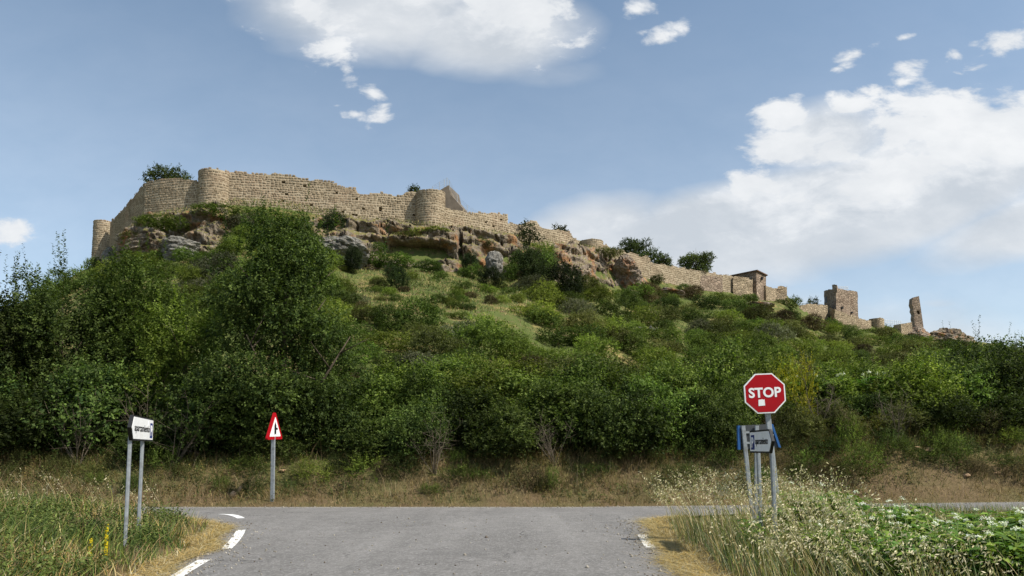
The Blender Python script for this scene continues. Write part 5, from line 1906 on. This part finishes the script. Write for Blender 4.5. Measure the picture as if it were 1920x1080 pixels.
# bare twiggy shrubs in the thicket
def twig_mesh(seed, h):
    r = np.random.default_rng(seed)
    mb = MB()
    for k in range(9):
        a = r.uniform(0, 6.28)
        p0 = Vector((r.normal() * .06, r.normal() * .06, 0))
        d = Vector((math.cos(a) * r.uniform(.15, .7), math.sin(a) * r.uniform(.15, .7), 1)).normalized()
        L = h * r.uniform(0.6, 1.0)
        p1, p2 = p0 + d * L * .5 + Vector((r.normal() * .08, r.normal() * .08, 0)), p0 + d * L
        mb.tube([p0, p1, p2], [.022, .014, .004], 5)
        for q in range(7):
            s0 = p1.lerp(p2, r.uniform(-0.4, .9))
            d2 = (d + Vector((r.normal(), r.normal(), r.normal() * .6)) * .9).normalized() * h * r.uniform(.12, .34)
            mid_ = s0 + d2 * .5 + Vector((r.normal(), r.normal(), r.normal())) * .03
            mb.tube([s0, mid_, s0 + d2], [.009, .006, .002], 4)
            for w in range(2):
                e0 = mid_.lerp(s0 + d2, r.random())
                mb.tube([e0, e0 + Vector((r.normal(), r.normal(), r.normal() + .3)) * h * .07], [.004, .0015], 3)
    return mb.mesh('bare_shrub', M['twig'])


TW = [twig_mesh(700 + k, 3.0) for k in range(3)]
for k, (px, Y, sc_, lab) in enumerate([(285, 25.7, 0.95, 'bare grey twiggy shrub right of the left parking sign'), (330, 25.2, 0.9, 'smaller bare twiggy shrub between parking sign and warning sign'), (150, 25.3, 0.9, 'bare twigs poking out under the dark left trees'), (815, 24.5, 0.75, 'bare twiggy shrub at bank top left of picture middle'), (1040, 24.8, 0.7, 'bare twiggy shrub at bank top right of picture middle'), (1530, 25.6, 0.8, 'bare twiggy shrub right of the stop sign'), (1680, 24.8, 0.7, 'bare brown twigs on the right bank below bushes')]):
    X = (px - CX) / F * Y
    link('bare_shrub', TW[k % 3], None, lab, 'shrub', loc=(X, Y, gz(X, Y)), rotz=k * 1.1, scale=sc_)

# ------------------------------------------------------------------ leafy white-flowered plants in the right foreground
def elder_variant(seed, h):
    r = np.random.default_rng(seed)
    st = MB()
    V, C, heads = [], [], []
    nst = int(r.integers(2, 4))
    for s in range(nst):
        b = np.array([r.normal() * 0.07, r.normal() * 0.07, 0])
        hh = h * r.uniform(0.8, 1.08)
        top = b + np.array([r.normal() * 0.10, r.normal() * 0.10, hh])
        st.tube([b - np.array([0, 0, .05]), (b + top) / 2 + np.array([r.normal() * .02, r.normal() * .02, 0]), top], [0.010, 0.008, 0.005], 5)
        for nd in range(7):
            f_ = 0.22 + 0.78 * nd / 7
            p = b + (top - b) * f_
            for sgn in (0, math.pi):
                a = nd * 1.57 + sgn + r.uniform(-.3, .3)
                d = np.array([math.cos(a), math.sin(a), r.uniform(-0.05, 0.45)])
                L = r.uniform(0.20, 0.32) * (1.1 - 0.35 * abs(f_ - .6))
                sd = np.array([-math.sin(a), math.cos(a), 0])
                for q in range(5):
                    c = p + d * L * (0.3 + 0.7 * q / 4) + np.array([0, 0, -0.10 * (q / 4) ** 2 * L * 3])
                    for sg in ((-1, 1) if q < 4 else (0,)):
                        ld = unit((sd * sg * 1.0 + d * (0.55 if sg else 1.0) + np.array([0, 0, -0.30 + r.normal() * .28]))[None])[0]
                        ll = r.uniform(0.15, 0.22) * (1.0 - 0.12 * abs(q - 2))
                        nn = unit((np.array([0, 0, 1.0]) + r.normal(size=3) * 0.25)[None])[0]
                        w = unit(np.cross(ld, nn)[None])[0] * ll * 0.17
                        V += [c, c + ld * ll * .4 + w + nn * .006, c + ld * ll, c + ld * ll * .4 - w + nn * .006]
                        k = r.uniform(0.7, 1.3)
                        base = np.array((0.080, 0.160, 0.022)) if r.random() < .6 else np.array((0.17, 0.25, 0.034))
                        C += [base * k] * 4
        if r.random() < 0.5:
            Wv, Wc = [], []
            R0 = r.uniform(0.03, 0.062)
            for q in range(46):
                a, rr = r.uniform(0, 6.28), R0 * math.sqrt(r.random())
                c = top + np.array([rr * math.cos(a), rr * math.sin(a), 0.045 - rr * rr * 7 + r.normal() * .010])
                z = r.uniform(0.004, 0.0085)
                t_ = r.normal(size=2) * 0.004
                Wv += [c + np.array([-z, -z, t_[0]]), c + np.array([z, -z, t_[1]]), c + np.array([z, z, -t_[0]]), c + np.array([-z, z, -t_[1]])]
                Wc += [np.array((0.78, 0.78, 0.70)) * r.uniform(.85, 1.1)] * 4
            heads.append(mesh_np('flower_head', np.array(Wv), np.arange(len(Wv)).reshape(-1, 4), M['petal'], False, np.array(Wc)))
    ms = st.mesh('stem', M['straw_stem'], True)
    ml = mesh_np('leaves', np.array(V), np.arange(len(V)).reshape(-1, 4), M['grass'], False, np.array(C))
    return ms, ml, heads


EV = [elder_variant(500 + k, 0.76) for k in range(5)]
r = np.random.default_rng(511)
spots_e = []
for (cx, cy, sxx, syy, n) in ((6.1, 8.4, .8, .55, 46), (5.2, 7.2, .6, .4, 20), (4.95, 11.0, .2, .25, 9), (5.6, 10.4, .2, .25, 8), (5.1, 9.6, .35, .3, 9), (7.2, 9.3, .7, .5, 12), (4.5, 8.5, .5, .6, 10), (3.8, 10.4, .3, .3, 3)):
    for _ in range(n):
        spots_e.append((r.normal(cx, sxx), r.normal(cy, syy)))
for (x, y) in spots_e:
    if x - float(right_edge(y)) < 0.7 or y < 5.6:
        continue
    ms, ml, mf = EV[int(r.integers(0, 5))]
    near_sign = abs(x - 4.95) < 0.5 and y > 10.3
    hz_ = 'in the lower right picture corner' if x > 5.6 and y < 8.4 else 'near the right picture edge by the cross road' if x > 5.6 else 'among oats below the stop sign' if y > 9.3 else 'at the bottom picture edge left of the dense herbs'
    root = empty('flowering_herb', (x, y, gz(x, y)),
                 'leafy green herb growing against the foot of the stop sign' if near_sign else 'leafy white-flowered herb ' + hz_, 'plant',
                 'herbs at the stop sign' if near_sign else 'white flowering herbs ' + hz_, rotz=r.uniform(0, 6.28))
    k = r.uniform(0.68, 0.96) * (1.15 if near_sign else 1.0)
    root.scale = (k, k, k)
    link('stem', ms, root)
    link('leaves', ml, root)
    for hd in mf:
        link('flower_head', hd, root)
# the same herb higher up on the right bank
for k in range(16):
    px = 1475 + k * 15 + r.uniform(-5, 5)
    Y = r.uniform(27.2, 28.2)
    X = (px - CX) / F * Y
    ms, ml, mf = EV[int(r.integers(0, 5))]
    root = empty('flowering_herb', (X, Y, gz(X, Y) + 0.1), 'tall white-flowered herb in the row on top of the right bank', 'plant', 'white flowering herbs on the right bank', rotz=r.uniform(0, 6.28))
    root.scale = (1.7, 1.7, 2.5)
    link('stem', ms, root)
    link('leaves', ml, root)
    for hd in mf[:1]:
        link('flower_head', hd, root)

# yellow-flowered shrub on the right bank
GREENS['yellow'] = ((0.20, 0.20, 0.02), (0.50, 0.42, 0.02))
ym = bush_mesh('yellow_shrub', 620, 1.0, 0.9, 1.4, 'yellow', 420, 0.30, 9, 0.07, 0.5, 7, up=0.8)
put_bush('yellow_shrub', ym, 1494, 26.1, 84, 140, 'yellow flowering shrub above the stop sign on right bank', 'shrub', mw=2.0, mh=1.4)
ym2 = bush_mesh('yellow_shrub', 621, 1.0, 0.9, 1.4, 'yellow', 200, 0.35, 9, 0.05, 0.35, 7, up=1.0)
put_bush('yellow_shrub', ym2, 1630, 25.2, 50, 50, 'small yellowish broom plant low on the right bank', 'shrub', mw=2.0, mh=1.4)


# yellow flower spikes on the left verge
def spike(px, py, hpx, label):
    p = gpt(px, py)
    Y = p.y
    z = gz(p.x, p.y)
    h = hpx / F * Y
    root = empty('yellow_flower_spike', (p.x, p.y, z), label, 'flower')
    mb = MB()
    mb.tube([(0, 0, 0), (0.01, 0, h)], [0.008, 0.004], 5)
    mb.build('stem', M['straw_stem'], root)
    r = np.random.default_rng(int(px))
    V, C = [], []
    for q in range(46):
        a, zz = r.uniform(0, 6.28), h * r.uniform(0.30, 1.0)
        c = np.array([0.02 * math.cos(a), 0.02 * math.sin(a), zz])
        s = 0.014 * (1.25 - zz / h)+0.004
        u = np.array([-math.sin(a), math.cos(a), 0]) * s
        w = np.array([0, 0, 1.0]) * s
        V += [c - u - w, c + u - w, c + u + w, c - u + w]
        C += [np.array((0.62, 0.50, 0.02))] * 4
    link('flowers', mesh_np('flowers', np.array(V), np.arange(len(V)).reshape(-1, 4), M['petal'], False, np.array(C)), root)


spike(197, 1062, 80, 'taller yellow flower spike in the left verge grass')
spike(168, 1060, 50, 'shorter yellow flower spike left of the taller one')

# poppies on the right bank
r = np.random.default_rng(640)
for k in range(7):
    px, Y = 1535 + r.uniform(-12, 22), 24.6 + r.uniform(-.3, .5)
    X = (px - CX) / F * Y
    root = empty('poppy', (X, Y, gz(X, Y)), 'tiny red poppy on the dry right bank', 'flower', 'poppies on the right bank')
    mb = MB()
    mb.tube([(0, 0, 0), (0, 0, 0.42)], 0.005, 4)
    mb.build('stem', M['straw_stem'], root)
    V = []
    for q in range(4):
        a = q * 1.57
        d, s = np.array([math.cos(a), math.sin(a), .25]), np.array([-math.sin(a), math.cos(a), 0])
        c = np.array([0, 0, 0.42])
        V += [c, c + d * .03 + s * .03, c + d * .055, c + d * .03 - s * .03]
    link('petals', mesh_np('petals', np.array(V), np.arange(len(V)).reshape(-1, 4), M['petal'], False, np.tile((0.55, 0.04, 0.015), (len(V), 1))), root)


# ------------------------------------------------------------------ road signs
def text_mesh(body, size, mat, bold=0.0, sx=1.0, extrude=0.002):
    cu = bpy.data.curves.new('lettering', 'FONT')
    cu.body = body
    cu.size = size
    cu.align_x = 'CENTER'
    cu.align_y = 'CENTER'
    cu.offset = bold
    cu.extrude = extrude
    cu.resolution_u = 4
    ob = bpy.data.objects.new('lettering', cu)
    COL.objects.link(ob)
    bpy.context.view_layer.update()
    dg = bpy.context.evaluated_depsgraph_get()
    me = bpy.data.meshes.new_from_object(ob.evaluated_get(dg))
    bpy.data.objects.remove(ob)
    me.materials.clear()
    me.materials.append(mat)
    # text plane x,y -> panel plane x,z with the front towards -y
    for v in me.vertices:
        v.co = (v.co.x * sx, -v.co.z, v.co.y)
    # centre on the real ink
    xs_ = [v.co.x for v in me.vertices]
    zs_ = [v.co.z for v in me.vertices]
    cx_, cz_ = (min(xs_) + max(xs_)) / 2, (min(zs_) + max(zs_)) / 2
    for v in me.vertices:
        v.co.x -= cx_
        v.co.z -= cz_
    me.update()
    return me


def plate(name, outline, y0, y1, mat, parent):
    """Flat plate: outline in (x,z), from depth y0 (front) to y1 (back)."""
    m = MB()
    m.prism([(x, y0, z) for x, z in outline], [(x, y1, z) for x, z in outline])
    return m.build(name, mat, parent)


def post(name, p0, p1, parent, wx=0.08, wy=0.045, mat='galv', rotz=0.0):
    """Rectangular hollow-section post with rounded edges between two points."""
    m = MB()
    c, s = math.cos(rotz), math.sin(rotz)
    bv = 0.010
    o = [(-wx / 2 + bv, -wy / 2), (wx / 2 - bv, -wy / 2), (wx / 2, -wy / 2 + bv), (wx / 2, wy / 2 - bv), (wx / 2 - bv, wy / 2), (-wx / 2 + bv, wy / 2), (-wx / 2, wy / 2 - bv), (-wx / 2, -wy / 2 + bv)]
    q = [(x * c - y * s, x * s + y * c) for x, y in o]
    m.prism([(p0[0] + x, p0[1] + y, p0[2]) for x, y in q], [(p1[0] + x, p1[1] + y, p1[2]) for x, y in q])
    return m.build(name, M[mat], parent)


def inset(o, k):
    """Shrink a convex outline towards its inside by k."""
    n = len(o)
    c = Vector((sum(p[0] for p in o) / n, sum(p[1] for p in o) / n))
    res = []
    for i_ in range(n):
        a, b, d = Vector(o[i_ - 1]), Vector(o[i_]), Vector(o[(i_ + 1) % n])
        e1, e2 = (b - a).normalized(), (d - b).normalized()
        n1, n2 = Vector((-e1.y, e1.x)), Vector((-e2.y, e2.x))
        if n1.dot(c - a) < 0:
            n1 = -n1
        if n2.dot(c - b) < 0:
            n2 = -n2
        h_ = (n1 + n2)
        h_ = h_ / max(h_.dot(n1), 1e-6)
        res.append(tuple(b + h_ * k))
    return res


# stop sign
bx, by = at(1468, 1030, 11.7).x, 11.7
stop = empty('stop_sign', (bx, by, gz(bx, by) - 0.05), 'red octagonal STOP sign on a leaning steel post', 'road sign')
cst = at(1434, 737.5, 11.64) - Vector(stop.location)
rad = 37.4 / F * 11.7 / math.cos(math.pi / 8)
octo = [(rad * math.cos(math.pi / 8 + k * math.pi / 4), rad * math.sin(math.pi / 8 + k * math.pi / 4)) for k in range(8)]
pb_ = empty('sign_plate', tuple(cst))
pb_.parent = stop
pb_.rotation_euler = (R(-1), R(-2.2), R(-4))
pl_me = MB()
pl_me.prism([(x, -0.004, z) for x, z in octo], [(x, 0.03, z) for x, z in octo])
o = pl_me.build('white_rim', M['white'], pb_)
o2 = plate('red_field', inset(octo, 0.020), -0.0065, -0.003, M['red'], pb_)
o3 = link('lettering', text_mesh('STOP', 0.222, M['white'], 0.0065, 0.98), pb_)
o3.location = (0, -0.0085, 0.014)
plate('sticker', [(-0.118, -0.205), (-0.012, -0.200), (-0.014, -0.098), (-0.03, -0.105), (-0.048, -0.096), (-0.112, -0.103)], -0.0095, -0.006, M['sticker'], pb_)
tp_ = at(1437, 735, 11.7) - Vector(stop.location)
post('post', (0, 0.05, 0), (tp_.x, 0.05, tp_.z), stop, 0.085, 0.05)
m = MB()
for z in (-0.12, 0.12):
    m.box((-0.09, 0.03, z - 0.02), (0.09, 0.055, z + 0.02))
m.build('clamp', M['galv'], pb_)


def arrow_sign(name, label, pL, pR, z0, hgt, tip_left, base_z, lean, sticker_=False, thick=0.036):
    """Parking direction sign: black-framed white arrow panel on two posts. pL, pR: ends as seen from its front."""
    a, b = Vector(pL), Vector(pR)
    L = (b - a).length
    rz = math.atan2(b.y - a.y, b.x - a.x)
    root = empty(name, (a.x, a.y, base_z), label, 'road sign', rotz=rz)
    t = hgt * 0.42
    hz = z0 - base_z
    if tip_left:
        o = [(0, hz + hgt / 2), (t, hz), (L, hz), (L, hz + hgt), (t, hz + hgt)]
    else:
        o = [(0, hz), (L - t, hz), (L, hz + hgt / 2), (L - t, hz + hgt), (0, hz + hgt)]
    plate('panel', o, -0.002, thick, M['black'], root)
    plate('white_face', inset(o, 0.026), -0.006, -0.001, M['white'], root)
    pw_ = hgt * 0.62
    if tip_left:
        x0 = L - 0.09 - pw_
        tx0, tx1 = t + 0.07, x0 - 0.04
    else:
        x0 = 0.10
        tx0, tx1 = x0 + pw_ + 0.06, L - t - 0.06
    zc = hz + hgt * 0.47
    plate('parking_symbol', [(x0, zc - hgt * .33), (x0 + pw_, zc - hgt * .33), (x0 + pw_, zc + hgt * .33), (x0, zc + hgt * .33)], -0.0085, -0.004, M['navy'], root)
    lp = text_mesh('P', hgt * 0.62, M['white'], 0.008, 1.15)
    o_ = link('parking_letter', lp, root)
    o_.location = (x0 + pw_ / 2, -0.010, zc)
    lt = text_mesh('aparcamiento', hgt * 0.42, M['black'], 0.0012, 1.0)
    ww = max(v.co.x for v in lt.vertices) * 2
    k = (tx1 - tx0) / ww
    for v in lt.vertices:
        v.co.x *= k
    o_ = link('lettering', lt, root)
    o_.location = ((tx0 + tx1) / 2, -0.008, zc)
    if sticker_:
        plate('sticker', [(x0 - .20, hz + hgt * .66), (x0 - .08, hz + hgt * .66), (x0 - .08, hz + hgt * .86), (x0 - .20, hz + hgt * .86)], -0.0105, -0.005, M['sticker'], root)
    for f_ in lean['at']:
        post('post', (f_ * L + lean['dx'], 0.05, 0), (f_ * L, 0.05, hz + hgt * 0.8), root, 0.085, 0.05)
    return root


pl_, pr_ = at(246, 800, 11.0), at(287, 800, 12.9)
arrow_sign('parking_sign', 'white left-pointing parking arrow sign on two posts in left verge', (pl_.x, pl_.y), (pr_.x, pr_.y), float(zat(823, 11.0)) - 0.02, 0.40, True, gz(pl_.x, pl_.y) - 0.1, {'at': (0.12, 0.66), 'dx': 0.0}, True, 0.055)
pl_, pr_ = at(1406, 828, 11.5), at(1448, 828, 10.2)
arrow_sign('parking_sign', 'white right-pointing parking arrow sign in front of stop sign post', (pl_.x, pl_.y), (pr_.x, pr_.y), float(zat(850, 10.2)), 0.35, False, gz(pl_.x, pl_.y) - 0.1, {'at': (0.22, 0.82), 'dx': 0.06})

# dark-backed panel with blue edges, seen from behind
bs = empty('blue_edged_sign', (at(1420, 820, 13.4).x, 13.4, gz(at(1420, 820, 13.4).x, 13.4) - 0.05), 'grey back of a blue-edged panel sign behind the parking arrow', 'road sign')
bo = Vector(bs.location)
ol = [at(1386, 843, 13.4), at(1462, 839, 13.4), at(1447, 795, 13.4), at(1385, 798, 13.4)]
ol = [((p - bo).x, (p - bo).z) for p in ol]
plate('panel', ol, 0.02, 0.05, M['backgrey'], bs)
for (a, b, nm) in ((0, 3, 'blue_edge'), (1, 2, 'blue_edge')):
    pa, pb2 = Vector(ol[a]), Vector(ol[b])
    w = Vector((0.045 if a == 0 else -0.04, 0))
    sh = Vector((-0.02 if a == 0 else 0.02, 0))
    plate(nm, [tuple(pa + sh), tuple(pa + w + sh), tuple(pb2 + w + sh), tuple(pb2 + sh)] if a == 0 else [tuple(pa + w + sh), tuple(pa + sh), tuple(pb2 + sh), tuple(pb2 + w + sh)], -0.012, 0.06, M['blue'], bs)
for (x0, x1) in ((1414, 1394), (1418, 1420)):
    p0, p1 = at(x0, 975, 13.35) - bo, at(x1, 798, 13.35) - bo
    post('post', (p0.x, -0.02, 0), (p1.x, -0.02, p1.z), bs, 0.075, 0.045)
m = MB()
for f_ in (0.28, 0.72):
    z = ol[0][1] + (ol[3][1] - ol[0][1]) * f_
    m.box((ol[0][0] + .06, -0.001, z - 0.02), (ol[2][0] - .02, 0.018, z + 0.02))
m.build('rail', M['galv'], bs)

# triangular warning sign
tb = at(514, 940, 22.9)
tri = empty('warning_sign', (tb.x, tb.y, gz(tb.x, tb.y) - 0.05), 'red and white triangular junction warning sign on the far bank', 'road sign', rotz=R(81))
th_ = 53 / F * 22.9
zt0 = float(zat(824, 22.9)) - tri.location.z
side = th_ / math.sin(R(60))


def rtri(s, z, r_=0.05):
    """Equilateral triangle with rounded corners, foot at height z."""
    o = []
    for (cx_, cz_, a0) in ((-s / 2 + r_ * 1.73, z + r_, 210), (s / 2 - r_ * 1.73, z + r_, 330), (0, z + s * .866 - 2 * r_, 90)):
        for q in (-50, -20, 20, 50):
            a = R(a0 + q)
            o.append((cx_ + r_ * math.cos(a), cz_ + r_ * math.sin(a)))
    # order counter-clockwise starting at the left foot
    return o[0:4] + o[4:8] + o[8:12]


plate('red_border', rtri(side, zt0), -0.002, 0.07, M['red'], tri)
plate('white_field', rtri(side * 0.70, zt0 + th_ * 0.105, 0.02), -0.006, -0.001, M['white'], tri)
zc = zt0 + th_ * 0.15
sk = th_ * 1.12
plate('junction_symbol', [(-.06 * sk, zc), (0, zc + .05 * sk), (.06 * sk, zc), (.06 * sk, zc + .17 * sk), (.15 * sk, zc + .17 * sk), (.15 * sk, zc + .235 * sk), (.06 * sk, zc + .235 * sk), (.06 * sk, zc + .30 * sk), (0, zc + .42 * sk), (-.06 * sk, zc + .30 * sk)], -0.010, -0.004, M['black'], tri)
p1 = at(510, 822, 22.9)
dx = (at(510, 822, 22.9) - at(514, 936, 22.9)).x
post('post', (0, 0.06, 0), (0, 0.06, zt0 + th_ * 0.6), tri, 0.06, 0.13)
tri.rotation_euler = (0, R(-1.8), R(81))
